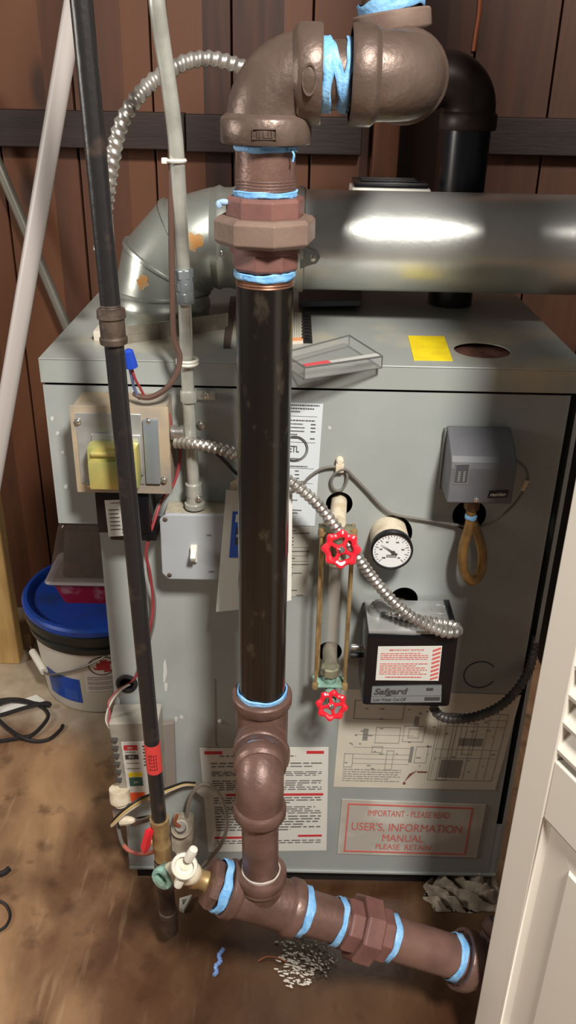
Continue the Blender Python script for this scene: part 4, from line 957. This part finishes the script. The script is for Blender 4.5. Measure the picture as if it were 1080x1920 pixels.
# things on and behind the lid
m = MB()
def lid_pt(px, py, h=0): return at(px, py, z=ZT+h)
stp = thing('steel_strap', 'flat bent steel strap lying across the lid before the flue elbow', 'strap', lid_pt(300, 620))
m = MB(); a, b = lid_pt(205, 633, .012), lid_pt(428, 601, .012); dd = (b-a).normalized(); nn = V((-dd.y, dd.x, 0))
m.prism([a, b, b+UP*.011, a+UP*.011], nn*.002); m.prism([a-UP*.0118, b-UP*.0118, b-UP*.0118+nn*.016, a-UP*.0118+nn*.016], (0, 0, .0018)); m.prism([a+nn*.0005-UP*.011, b+nn*.0005-UP*.011, b+UP*.001+nn*.0005, a+UP*.001+nn*.0005], nn*.0016); m.build('bar', M('dull_strap', (150, 142, 128), .5, .4, (120, 112, 100), 40), stp, False)
screw(lid_pt(368, 598, .013)+V((0, -.002, 0)), (0, -.6, .8), .003, CHROME, stp)
wh = thing('paper_tag', 'small white tag lying on the lid left of the gas pipe coupling', 'tag', lid_pt(184, 633))
m = MB(); m.bb(lid_pt(176, 640), lid_pt(200, 628)+V((0, 0, .014)), .001); m.build('tag', PAPERC, wh)
lg = thing('metal_bracket', 'narrow dark bracket strip lying on the lid beside the riser', 'bracket', lid_pt(428, 650))
m = MB(); m.prism([lid_pt(419, 654), lid_pt(432, 654), lid_pt(444, 560), lid_pt(432, 560)], (0, 0, .004)); m.build('strip', M('dark_brown_strip', (82, 68, 60), .6), lg, False)
bk = thing('board_stack', 'stack of two dark boards lying on the lid under the flue', 'board', lid_pt(620, 575))
for i in range(2):
    m = MB(); a, b, c, d = lid_pt(560, 576, .010*i), lid_pt(676, 574, .010*i), lid_pt(676, 540, .010*i), lid_pt(560, 540, .010*i); m.prism([a, b, c, d], (0, 0, .009)); m.build('board', SLATE, bk, False, .001)
nb = thing('notepad', 'small ruled notepad with a black spiral binding on the lid', 'notepad', lid_pt(555, 640))
q = [lid_pt(500, 648), lid_pt(568, 644), lid_pt(568, 590), lid_pt(500, 590)]; m = MB(); m.prism(q, (0, 0, .004)); m.build('pages', PAPERC, nb, False)
ns = Sheet(q[3]+UP*.004, q[2]+UP*.004, q[1]+UP*.004, q[0]+UP*.004, UP); k = MB()
for i in range(11): k.slab(ns, .3+.065*i, .05, .31+.065*i, .88, 0, .0003)
k.build('ruling', INKG, nb, False); k = MB(); k.slab(ns, .2, .9, 1, 1, 0, .0006); part_label(k.build('orange_edge', M('orange_edge', (222, 152, 104), .6), nb, False), 'orange lower edge')
k = MB()
for i in range(9): c = q[2].lerp(q[1], .06+.88*i/8)+UP*.005+V((.005, 0, 0)); k.torus(c, (.0, 1, 0), .0058, .0011, 14, 5)
k.bb(q[1]+V((.001, .0, .0002)), q[2]+V((.012, 0, .0012))); k.build('spiral_binding', WIREK, nb)
cs = thing('plastic_case', 'clear plastic case with a red strip resting on the lid edge', 'plastic case', lid_pt(630, 665))
q = [lid_pt(530, 662, .016), lid_pt(655, 629, .016), lid_pt(717, 668, .016), lid_pt(571, 689, .016)]
cq = sum(q, V())/4
m = MB(); m.prism([p-UP*.0155 for p in q], (0, 0, .0155)); m.build('shell', CLEARC, cs, False, .0008)
m = MB()
for i in range(4):
    a, b = q[i], q[(i+1) % 4]; m.tube([a, b], .0011, 6); m.tube([a-UP*.0148, b-UP*.0148], .0009, 6)
    m.tube([a, a-UP*.0148], .0009, 6)
m.build('edge', M('dark_plastic_edge', (96, 96, 94), .2), cs)
rs_ = Sheet(q[3].lerp(q[0], .16), q[2].lerp(q[1], .16), q[2].lerp(q[1], .02), q[3].lerp(q[0], .02), UP); m = MB(); m.slab(rs_, .02, .0, .34, 1, .0002, .0009); part_label(m.build('red_strip', M('soft_red', (206, 78, 84), .5), cs, False), 'red strip along the front edge')
m = MB(); m.slab(rs_, .34, .25, .98, 1, .0002, .0008); m.build('clear_strip', M('pale_strip', (188, 188, 182), .4), cs, False)
m = MB(); ylf = -.0075
fq = [at(541, 676, y=ylf), at(572, 688, y=ylf), at(640, 684, y=ylf), at(652, 690, y=ylf), at(625, 700, y=ylf), at(600, 712, y=ylf), at(560, 722, y=ylf), at(551, 706, y=ylf)]
m.prism(fq, (0, -.0010, 0)); part_label(m.build('film', CLEARC, cs, False), 'loose clear film hanging over the lid edge')
wb = thing('control_housing', 'white box with a ribbed black top fixed behind the flue pipe', 'box', (.09, .36, 1.06))
b0_ = at(660, 352, y=.318); b1_ = at(809, 356, y=.318)
m = MB(); m.bb((b0_.x, .318, b0_.z-.085), (b1_.x, .395, b0_.z), .004); m.bb((.07, .262, 1.05), (.10, .32, 1.09)); m.build('body', WHITEP, wb)
m = MB(); m.bb((b0_.x+.004, .322, b0_.z-.001), (b1_.x-.004, .40, b0_.z+.008), .003)
for i in range(3): m.bb((b0_.x+.014, .33+.02*i, b0_.z+.008), (b1_.x-.02, .338+.02*i, b0_.z+.0105), .001)
part_label(m.build('top', BLACKP, wb), 'ribbed black top')
ct = thing('copper_tube', 'thin copper tube hanging down the plank wall at upper right', 'tube', at(893, 95, y=.74))
MB().tube(smooth_path(px_path([(902, -40, .796), (899, 20, .796), (893, 60, .796), (888, 96, .796)]), 5), .0042, 10).build('tube', COPPER, ct)

# ================================================================== IGNITION MODULE
ig = thing('ignition_module', 'grey ignition module with a colour-coded label low on the boiler front', 'control module', (-.25, -.025, .246))
yi = -.05
ip = lambda px, py: at(px, py, y=yi)
a, b, c, d = ip(206, 1358), ip(300, 1356), ip(312, 1496), ip(228, 1500)
m = MB(); m.prism([ip(203, 1357), ip(296, 1355), ip(306, 1494), ip(228, 1508), ip(222, 1470)], (0, .046, 0)); m.build('case', M('beige_grey_case', (158, 152, 142), .55, 0, (140, 134, 124), 30), ig, False, .002)
m = MB(); m.prism([at(296, 1360, y=-.012), at(326, 1356, y=-.012), at(330, 1480, y=-.012), at(300, 1484, y=-.012)], (0, .010, 0)); m.build('bracket', M('hazy_bracket', (132, 122, 114), .5), ig, False, .001)
sI = Sheet(ip(227, 1391), ip(286, 1390), ip(296, 1503), ip(243, 1506)); o = MB().slab(sI, 0, 0, 1, 1, 0, .0007).build('terminal_label', PAPER, ig, False)
for nm, mt, u0, v0, u1, v1 in (('red_field', INKR, .06, .05, .5, .13), ('black_field', INK, .07, .2, .5, .275), ('yellow_field', YELS, .1, .49, .55, .56), ('green_field', GREENI, .1, .57, .55, .71), ('orange_field', ORANGEI, .07, .82, .58, .98)): k = MB(); k.slab(sI, u0, v0, u1, v1, .0007, .001); k.build(nm, mt, o, False)
k = MB(); k.lines(sI, .1, .155, .5, .175, 1); k.slab(sI, .08, .335, .5, .342, .0007, .001); k.slab(sI, .08, .42, .5, .427, .0007, .001)
for i in range(7): k.slab(sI, .66+.02*(i % 2), .06+.05*i, .96, .085+.05*i, .0007, .001)
k.build('printed_text', INK, o, False)
k = MB(); k.text('MV', sI, .2, .07, .36, .115, .001, .0014); k.text('PV', sI, .2, .215, .36, .26, .001, .0014); k.text('24V', sI, .24, .625, .42, .665, .001, .0014); k.build('lettering', PAPER, o, False)
for i in range(6):
    m = MB(); c_ = ip(215+i*1.6, 1385+i*15); m.box(c_+V((0, -.003, 0)), (.010, .008, .0045), None, .0008); m.build('terminal', M('terminal_metal', (96, 92, 88), .4, .6) if i == 0 else bpy.data.materials['terminal_metal'], ig)
m = MB(); p = at(224, 1478, y=-.05); m.cyl(p, p+V((0.001, -.004, -.022)), .0165, None, 22); m.cyl(p+V((0.001, -.004, -.022)), p+V((.002, -.006, -.030)), .010, None, 18); part_label(m.build('transformer_can', CREAMP, ig), 'pale cylinder at its lower corner')
m = MB(); p = at(219, 1520, y=-.05); m.cyl(p, p+V((.001, 0, -.012)), .0075, None, 14); m.build('connector_boot', CHROME, ig)
gr = thing('rubber_grommet', 'black rubber grommet where wires enter the boiler front', 'grommet', P0(238, 1281))
m = MB(); c = P0(238, 1281); m.torus((c.x, -.001, c.z), (0, 1, 0), .0135, .0036, 28, 8); m.build('ring', BLACKM, gr)
w = thing('control_wires', 'twisted red and beige wires from grommet to ignition module', 'wire', at(215, 1310, y=-.03))
for mt, nm, off in ((WIREW, 'beige_wire', 0), (WIREG, 'grey_wire', 3), (WIRER, 'red_wire', 5)):
    wire(nm, smooth_path(px_path([(245-off, 1283, .01), (232-off, 1290, -.012), (218-off, 1303, -.02), (208-off, 1318, -.03), (201+off, 1335, -.035), (199+off, 1352, -.04), (206, 1366, -.045)]), 6), .0016, mt, w)
wl = thing('wire_bundle', 'bundle of yellow, white and black wires looping under the ignition module', 'wire', at(250, 1520, y=-.06))
for mt, nm, off in ((WIREY, 'yellow_wire', 0), (WIREW, 'white_wire', 5), (WIREK, 'black_wire', -5)):
    wire(nm, smooth_path(px_path([(366, 1470+off*.4, -.012), (345, 1470+off*.5, -.024), (322, 1478+off*.6, -.04), (295, 1489+off*.8, -.06), (262, 1503+off, -.075), (235, 1521+off, -.078), (217, 1538+off, -.076), (209, 1547+off*.5, -.07), (216, 1541-off*.4, -.06), (250, 1536, -.05), (290, 1528, -.03)]), 6), .0019, mt, wl)
m = MB(); p = at(240, 1537, y=-.068); m.lathe(p+V((-.012, 0, -.002)), (1, -.1, .15), [(0, .008), (.010, .0075), (.020, .0055), (.024, .003)], 10); part_label(m.build('wire_nut', CREAMP, wl), 'tan wire connector')
wire('brown_wire', smooth_path(px_path([(247, 1546, -.066), (265, 1541, -.07), (287, 1534, -.075)]), 5), .003, WIREBR, wl)
pt = thing('pilot_tube', 'thin grey and copper-red tube curving below the ignition module', 'tube', at(240, 1590, y=-.06))
wire('grey_tube', smooth_path(px_path([(219, 1528, -.05), (222, 1552, -.055), (227, 1575, -.06), (233, 1588, -.062)]), 6), .0030, WIREG, pt)
wire('red_tube', smooth_path(px_path([(231, 1584, -.062), (241, 1594, -.064), (256, 1600, -.066), (272, 1601, -.07), (290, 1596, -.08)]), 6), .0034, M('pinkish_red_tube', (186, 106, 92), .5), pt)
gc_ = thing('grey_cable', 'grey cable looping over the warning label down to the floor', 'cable', at(400, 1560, y=-.03))
wire('cable', smooth_path(px_path([(350, 1535, -.02), (354, 1505, -.024), (366, 1480, -.028), (385, 1470, -.03), (406, 1482, -.034), (420, 1510, -.038), (426, 1545, -.04), (416, 1580, -.04), (398, 1605, -.034), (380, 1625, -.02), (366, 1642, 0.0)]), 8), .0032, M('warm_grey_cable', (150, 140, 128), .5), gc_)
m = MB(); m.prism([at(366, 1484, y=-.03), at(382, 1470, y=-.03), at(408, 1488, y=-.034), at(388, 1500, y=-.03)], (0, .0015, .0005)); part_label(m.build('tag', PAPERG, gc_, False), 'crumpled pale tag on the cable')

# ================================================================== BUCKET CORNER
bkt = thing('bucket', 'white plastic bucket with a bright blue lid left of the boiler', 'bucket', (-.447, .585, 0))
bc = V((-.447, .585, 0)); bz = .215
def br(z): return .140+.018*z/bz
MB().lathe(bc, UP, [(0, .130), (.004, .1385), (.008, br(.008)), (bz, br(bz)), (bz+.01, br(bz))], 64).build('body', BUCKW, bkt)
m = MB(); m.lathe(bc+UP*(bz-.020), UP, [(-.022, br(bz)), (-.020, .163), (-.006, .165), (-.003, .160), (.004, .160), (.008, .169), (.020, .1705), (.027, .1705), (.030, .166)], 64, False); m.build('collar_ring', BUCKK, bkt)
m = MB(); m.lathe(bc+UP*(bz+.010), UP, [(0, .160), (.001, .170), (.013, .1720), (.019, .168), (.020, .160), (.015, .152), (.009, .146), (.009, .001)], 72); part_label(m.build('lid', BUCKB, bkt), 'bright blue lid')
def bsheet(a0, a1, z0, z1, h=.0006, n=14, name='label', mat=PAPER, parent=bkt):
    m = MB(); rows = []
    for i in range(n+1):
        a = a0+(a1-a0)*i/n; rows.append([m.bm.verts.new(bc+V((math.cos(a)*(br(z)+h), math.sin(a)*(br(z)+h), z))) for z in (z0, z1)])
    for a, b in zip(rows, rows[1:]): m.face((a[0], b[0], b[1], a[1]))
    return m.build(name, mat, parent)
class BSheet:
    def __init__(s, a0, a1, z0, z1): s.a = (a0, a1, z0, z1)
    def pt(s, u, v, h=0):
        a = s.a[0]+(s.a[1]-s.a[0])*u; z = s.a[3]+(s.a[2]-s.a[3])*v; r = br(z)+h; return bc+V((math.cos(a)*r, math.sin(a)*r, z))
aL, aR = math.radians(-96), math.radians(-56)
lb = bsheet(aL, aR, .062, .186, .0006); bs = BSheet(aL, aR, .062, .186)
o = bsheet(aL, aR, .170, .190, .0010, 14, 'red_band', M('dark_red_print', (150, 40, 48), .5), lb)
k = MB(); k.text('WARNING', bs, .28, .0, .72, .06, .0012, .0016); k.build('lettering', PAPER, lb, False); k = MB(); k.text('ADVERTENCIA', bs, .22, .085, .78, .135, .0012, .0016); k.build('lettering', PAPER, lb, False)
k = MB()
for i in range(30):
    a, b = 2*PI*i/30, 2*PI*(i+1)/30
    f = lambda t, r: bs.pt(.40+.29*r*math.cos(t), .37+.21*r*math.sin(t), .0014)
    k.face([k.bm.verts.new(p) for p in (f(a, 1), f(b, 1), f(b, .9), f(a, .9))])
def bslab(k, u0, v0, u1, v1, h=.0014, n=4):
    for i in range(n):
        a, b = u0+(u1-u0)*i/n, u0+(u1-u0)*(i+1)/n; k.face([k.bm.verts.new(bs.pt(u, v, h)) for u, v in ((a, v0), (b, v0), (b, v1), (a, v1))])
for v in (.62, .65, .68, .73, .76, .79, .84, .87, .90, .96): bslab(k, .06, v, random.uniform(.75, .94), v+.008)
k.build('printed_text', M('brown_print', (110, 66, 66), .6), lb, False)
k = MB(); bslab(k, .28, .30, .55, .46, .0013); bslab(k, .36, .24, .5, .30, .0013, 2); bslab(k, .5, .28, .66, .34, .0013, 2); bslab(k, .22, .41, .32, .45, .0013, 2); bslab(k, .42, .47, .64, .51, .0013, 3); k.build('warning_pictogram', M('pictogram_red', (176, 44, 54), .6), lb, False)
bsheet(math.radians(-160), math.radians(-108), .19, .206, .0006, 14, 'red_strip', M('dark_red_print2', (130, 48, 50), .5))
bsheet(math.radians(-138), math.radians(-101), .030, .098, .0006, 12, 'blue_patch', BUCKB); bsheet(math.radians(-118), math.radians(-104), .036, .066, .0010, 5, 'blue_square', BLUEP)
pth = smooth_path(px_path([(58, 1214, .575), (62, 1222, .545), (84, 1261, .475), (110, 1263, .445), (150, 1253, .430), (190, 1235, .428), (225, 1208, .436)]), 6)
MB().tube(pth, .0022, 8).build('bail', M('grey_bail', (120, 116, 108), .45, .5), bkt)
m = MB(); a, b = at(61, 1222, y=.545), at(83, 1259, y=.478); m.cyl(a, b, .0085, None, 14); part_label(m.build('grip', WHITEP, bkt), 'white handle grip')
# clear food tub on the bucket
tbz = bz+.022
tub = thing('plastic_tub', 'clear tub with a red base standing on the blue bucket lid', 'tub', (-.455, .58, tbz))
tc = V((-.455, .580, 0))
def rect_lathe(prof, name, mat, cap=True):
    m = MB(); rs = []
    for z, hx, hy in prof:
        pts = []
        for sx_, sy__ in ((-1, -1), (1, -1), (1, 1), (-1, 1)):
            for k in range(4):
                a = {(-1, -1): PI, (1, -1): 1.5*PI, (1, 1): 0, (-1, 1): PI/2}[(sx_, sy__)]+k/3*PI/2; r = .014
                pts.append(m.bm.verts.new(tc+V((sx_*(hx-r)+math.cos(a)*r, sy__*(hy-r)+math.sin(a)*r, z))))
        rs.append(pts)
    for a, b in zip(rs, rs[1:]): m.bridge(a, b)
    if cap: m.face(rs[0][::-1]); m.face(rs[-1])
    return m.build(name, mat, tub)
rect_lathe([(tbz-.003, .066, .045), (tbz+.054, .084, .058)], 'base', TRAYR)
rect_lathe([(tbz+.054, .094, .066), (tbz+.057, .097, .068), (tbz+.062, .094, .066)], 'rim', CLEARW)
rect_lathe([(tbz+.062, .090, .062), (tbz+.10, .080, .055), (tbz+.180, .062, .045), (tbz+.188, .056, .04)], 'cover', CLEAR)
rect_lathe([(tbz+.063, .062, .046), (tbz+.10, .058, .044), (tbz+.172, .050, .036)], 'dark_contents', M('dark_brown_contents', (44, 34, 29), .6, 0, (66, 50, 40), 40))
# lumber at far left
lm = thing('wood_stud', 'yellow pine stud standing at the left edge by the wall', 'lumber', (-.74, .62, 0))
m = MB(); m.bb((-.80, .62, .0), (-.668, .66, .50)); m.build('stud', LUMBER, lm, False, .003)
lm2 = thing('wood_block', 'pale wood offcut on the floor between stud and bucket', 'lumber', (-.66, .70, 0))
m = MB(); m.bb((-.70, .68, 0), (-.655, .77, .045)); m.build('block', M('pale_offcut', (150, 122, 94), .75), lm2, False, .002)
# white PVC pipe and grey rod leaning at left
pv = thing('pvc_pipe', 'long white plastic pipe leaning from the left wall up past the gas pipe', 'pipe', at(0, 950, y=.02))
a, b = at(-95, 1385, y=.02), at(152, -70, y=.10); d_ = b-a; a = a-d_*((a.z-.003)/d_.z); b = b+d_*.45
MB().lathe(a, b-a, [(0, .0100), (0, .0120), ((b-a).length, .0120)], 24).build('tube', PVC, pv)
rd = thing('metal_rod', 'slim grey metal tube leaning behind the boiler at left', 'tube', at(120, 615, y=.757))
a, b = at(-60, 175, y=.765), at(150, 670, y=.755); b2_ = a+(b-a)*((a.z-.004)/(a.z-b.z))
MB().cyl(a, b2_, .0105, None, 16).build('tube', RODM, rd)

# ================================================================== FLOOR LITTER
fz = lambda px, py, h=.004: at(px, py, z=h)
co = thing('power_cord', 'black cord lying in loose loops on the floor by the bucket', 'cord', fz(40, 1350))
wire('cord', smooth_path([fz(*p) for p in ((-60, 1350), (-15, 1318, .006), (30, 1311, .006), (72, 1322, .006), (90, 1338, .010), (84, 1355, .010), (60, 1378, .008), (36, 1383, .008), (12, 1388), (-30, 1392), (-80, 1386), (-90, 1360), (-40, 1352), (10, 1338, .010), (50, 1326, .013), (86, 1318, .013), (92, 1322, .013), (60, 1318, .012), (20, 1314, .012), (-14, 1330, .012), (4, 1356, .013), (36, 1380, .014), (66, 1390), (92, 1386), (112, 1370), (118, 1360))], 9), .0042, WIREK, co)
pa = thing('paper_strip', 'white strip of paper under the black cord loops', 'paper', fz(40, 1325))
m = MB(); m.prism([fz(-20, 1352, .0005), fz(-10, 1330, .0005), fz(68, 1303, .0005), fz(84, 1314, .0005), fz(70, 1322, .0005)], (0, 0, .001)); m.build('paper', PAPER, pa, False)
c2 = thing('cord_end', 'end of a black cable poking in at the left edge above the curl', 'cord', fz(5, 1637))
wire('cord', smooth_path([fz(-60, 1650, .006), fz(-20, 1643, .006), fz(6, 1637, .007), fz(18, 1628, .008)], 5), .0052, WIREK, c2)
c3 = thing('cord_curl', 'curl of thin black cable on the bare floor at the left edge', 'cord', fz(10, 1715))
wire('cord', smooth_path([fz(*p) for p in ((-50, 1690), (-10, 1688), (10, 1696), (19, 1714), (14, 1732), (0, 1744), (-40, 1760))], 7), .0026, WIREK, c3)
bt = thing('tape_scrap', 'crumpled scrap of blue thread tape on the wet floor', 'tape', fz(408, 1803))
m = MB(); m.tube(smooth_path([fz(418, 1780, .004), fz(410, 1792, .007), fz(413, 1802, .003), fz(404, 1812, .006), fz(406, 1822, .003), fz(401, 1828, .004)], 5), [.0042, .003, .004, .0025, .0042, .003, .0035, .0028, .0042, .003]*2+[.0035]*6, 6); m.build('tape', M('scrap_blue', (112, 142, 196), .5), bt)
cwr = thing('copper_wire', 'bent bit of bare copper wire beside the puddle', 'wire', fz(510, 1797))
wire('wire', smooth_path([fz(484, 1802, .002), fz(500, 1794, .004), fz(520, 1796, .004), fz(538, 1804, .002)], 6), .0011, COPPER, cwr)
rg = thing('rag', 'dirty grey rag crumpled on the floor under the boiler front', 'cloth', fz(850, 1690))
m = MB(); c4 = [fz(790, 1648, 0), fz(925, 1632, 0), fz(955, 1712, 0), fz(800, 1712, 0)]; NX, NY = 60, 44
def ragz(u, v):
    w_ = u+.12*math.sin(4*v+1); d = math.hypot((w_-.75)*1.3, v-.35)
    e = min(1, 5*min(u, v, 1-u, 1-v)+.15)
    return e*(.016+.013*math.sin(d*24+1.5*math.sin(u*3.1+v*2))+.006*math.sin(d*51+u*6)+.006*math.sin(u*5-v*4))
for layer in (0, 1):
    g_ = []
    for j in range(NY+1):
        row = []
        for i in range(NX+1):
            u, v = i/NX, j/NY; cu_, cv_ = u-.5, v-.5; k_ = 1-.22*min(1, (abs(cu_)*2)**4*(abs(cv_)*2)**2)+.05*math.sin(9*math.atan2(cv_, cu_))
            p = c4[0].lerp(c4[1], .5+cu_*k_).lerp(c4[3].lerp(c4[2], .5+cu_*k_), .5+cv_*k_)
            row.append(m.bm.verts.new(p+UP*max(.0015, ragz(u, v) if layer == 0 else .001)))
        g_.append(row)
    for a, b in zip(g_, g_[1:]):
        for i in range(NX): m.face((a[i], a[i+1], b[i+1], b[i]))
    if layer == 0: top_ = g_
edge = lambda g: g[0]+[r_[-1] for r_ in g[1:]]+g[-1][-2::-1]+[r_[0] for r_ in g[-2:0:-1]]
m.bridge(edge(top_), edge(g_))
m.build('cloth', RAG, rg)
pu = MB()
cpx = [(523, 1768), (548, 1757), (585, 1758), (612, 1768), (632, 1792), (634, 1815), (612, 1828), (590, 1842), (560, 1848), (532, 1840), (520, 1822), (530, 1800)]
lp = smooth_path([fz(*p, .0006) for p in cpx+cpx[:1]], 5)[:-1]; ctr = sum(lp, V())/len(lp)
random.seed(11)
NF = 34; M_ = len(lp); bub = []
for _ in range(14):
    p = ctr.lerp(random.choice(lp), random.random()**.6*.92); bub.append((p.x, p.y, random.uniform(.0016, .0034)))
def wz(p, f):
    e_ = 1-f**4
    h = e_*(.0022+.0011*math.sin(p.y*560+1.6*math.sin(p.x*210))+.0008*math.sin(p.y*330+p.x*260+1.2*math.sin(p.x*480))+.0006*math.sin(p.x*620-p.y*240))
    for bx_, by_, br_ in bub:
        d2 = (p.x-bx_)**2+(p.y-by_)**2
        if d2 < br_*br_: h = max(h, math.sqrt(br_*br_-d2)*.85)
    return .0006+max(h, 0)
rows = []
for k in range(1, NF+1):
    f = k/NF; row = []
    for p_ in [a_.lerp(b_2, t_) for a_, b_2 in zip(lp, lp[1:]+lp[:1]) for t_ in (0, .34, .67)]:
        q_ = ctr.lerp(p_, f); row.append(pu.bm.verts.new(V((q_.x, q_.y, wz(q_, f)))))
    rows.append(row)
for a, b in zip(rows, rows[1:]): pu.bridge(a, b)
pu.face(rows[0])
po = pu.build('water_puddle', WATER); tag(po, 'glittering splash of water on the floor under the return pipe', 'puddle', None, 'stuff')
fm = MB(); random.seed(5)  # light glints on the water modelled as white blobs, with a frothy tail
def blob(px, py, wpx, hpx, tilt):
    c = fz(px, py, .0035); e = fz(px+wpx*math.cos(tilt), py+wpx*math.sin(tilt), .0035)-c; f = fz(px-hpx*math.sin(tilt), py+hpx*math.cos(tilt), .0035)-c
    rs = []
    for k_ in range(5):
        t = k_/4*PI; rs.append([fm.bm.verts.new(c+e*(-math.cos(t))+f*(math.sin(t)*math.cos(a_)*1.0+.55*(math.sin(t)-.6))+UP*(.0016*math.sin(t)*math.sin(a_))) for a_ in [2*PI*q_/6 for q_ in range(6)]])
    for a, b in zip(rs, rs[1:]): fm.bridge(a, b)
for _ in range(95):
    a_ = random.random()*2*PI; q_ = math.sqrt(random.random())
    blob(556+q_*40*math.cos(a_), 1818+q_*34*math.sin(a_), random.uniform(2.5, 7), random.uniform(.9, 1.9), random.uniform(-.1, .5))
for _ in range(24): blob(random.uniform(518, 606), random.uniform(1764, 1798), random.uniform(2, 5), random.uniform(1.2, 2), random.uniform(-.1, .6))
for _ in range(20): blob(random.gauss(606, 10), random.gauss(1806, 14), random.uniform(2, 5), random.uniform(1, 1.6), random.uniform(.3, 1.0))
fo = fm.build('painted_glints_and_foam', M('white_glint_and_foam', (206, 198, 186), .2), po); fo['kind'] = 'stuff'
pf = thing('pipe_fitting', 'small white plastic clip lying behind the gas drip leg', 'clip', fz(345, 1700))
m = MB(); m.prism([fz(337, 1690, .001), fz(360, 1683, .001), fz(345, 1712, .001), fz(336, 1708, .001)], (0, 0, .008), [[fz(341, 1693, .001), fz(352, 1690, .001), fz(344, 1703, .001)]]); m.build('clip', PAPERG, pf, False)

# ================================================================== LIGHT
def area(name, loc, tgt, size, power, col, shape='DISK'):
    l = bpy.data.lights.new(name, 'AREA'); l.shape = shape; l.size = size; l.energy = power; l.color = col
    o = bpy.data.objects.new(name, l); COL.objects.link(o); o.location = V(loc)
    o.rotation_euler = (V(tgt)-V(loc)).to_track_quat('-Z', 'Y').to_euler(); return o
WARM = (1, .955, .89)
area('ceiling_lamp', (.45, -1.50, 2.40), (0, 0, .6), .30, 80, WARM)
area('added_door_fill', (-2.0, -.40, 1.40), (.15, -.35, .7), .6, 19, (1, .94, .86))  # unseen soft fill added at the left to brighten the door
w = bpy.data.worlds.new('room_air'); SC.world = w; w.use_nodes = True
w.node_tree.nodes['Background'].inputs['Color'].default_value = (1, .93, .86, 1); w.node_tree.nodes['Background'].inputs['Strength'].default_value = .085
vs = SC.view_settings; vs.view_transform = 'Standard'; vs.look = 'None'; vs.exposure = .0; vs.gamma = 1; vs.use_curve_mapping = False
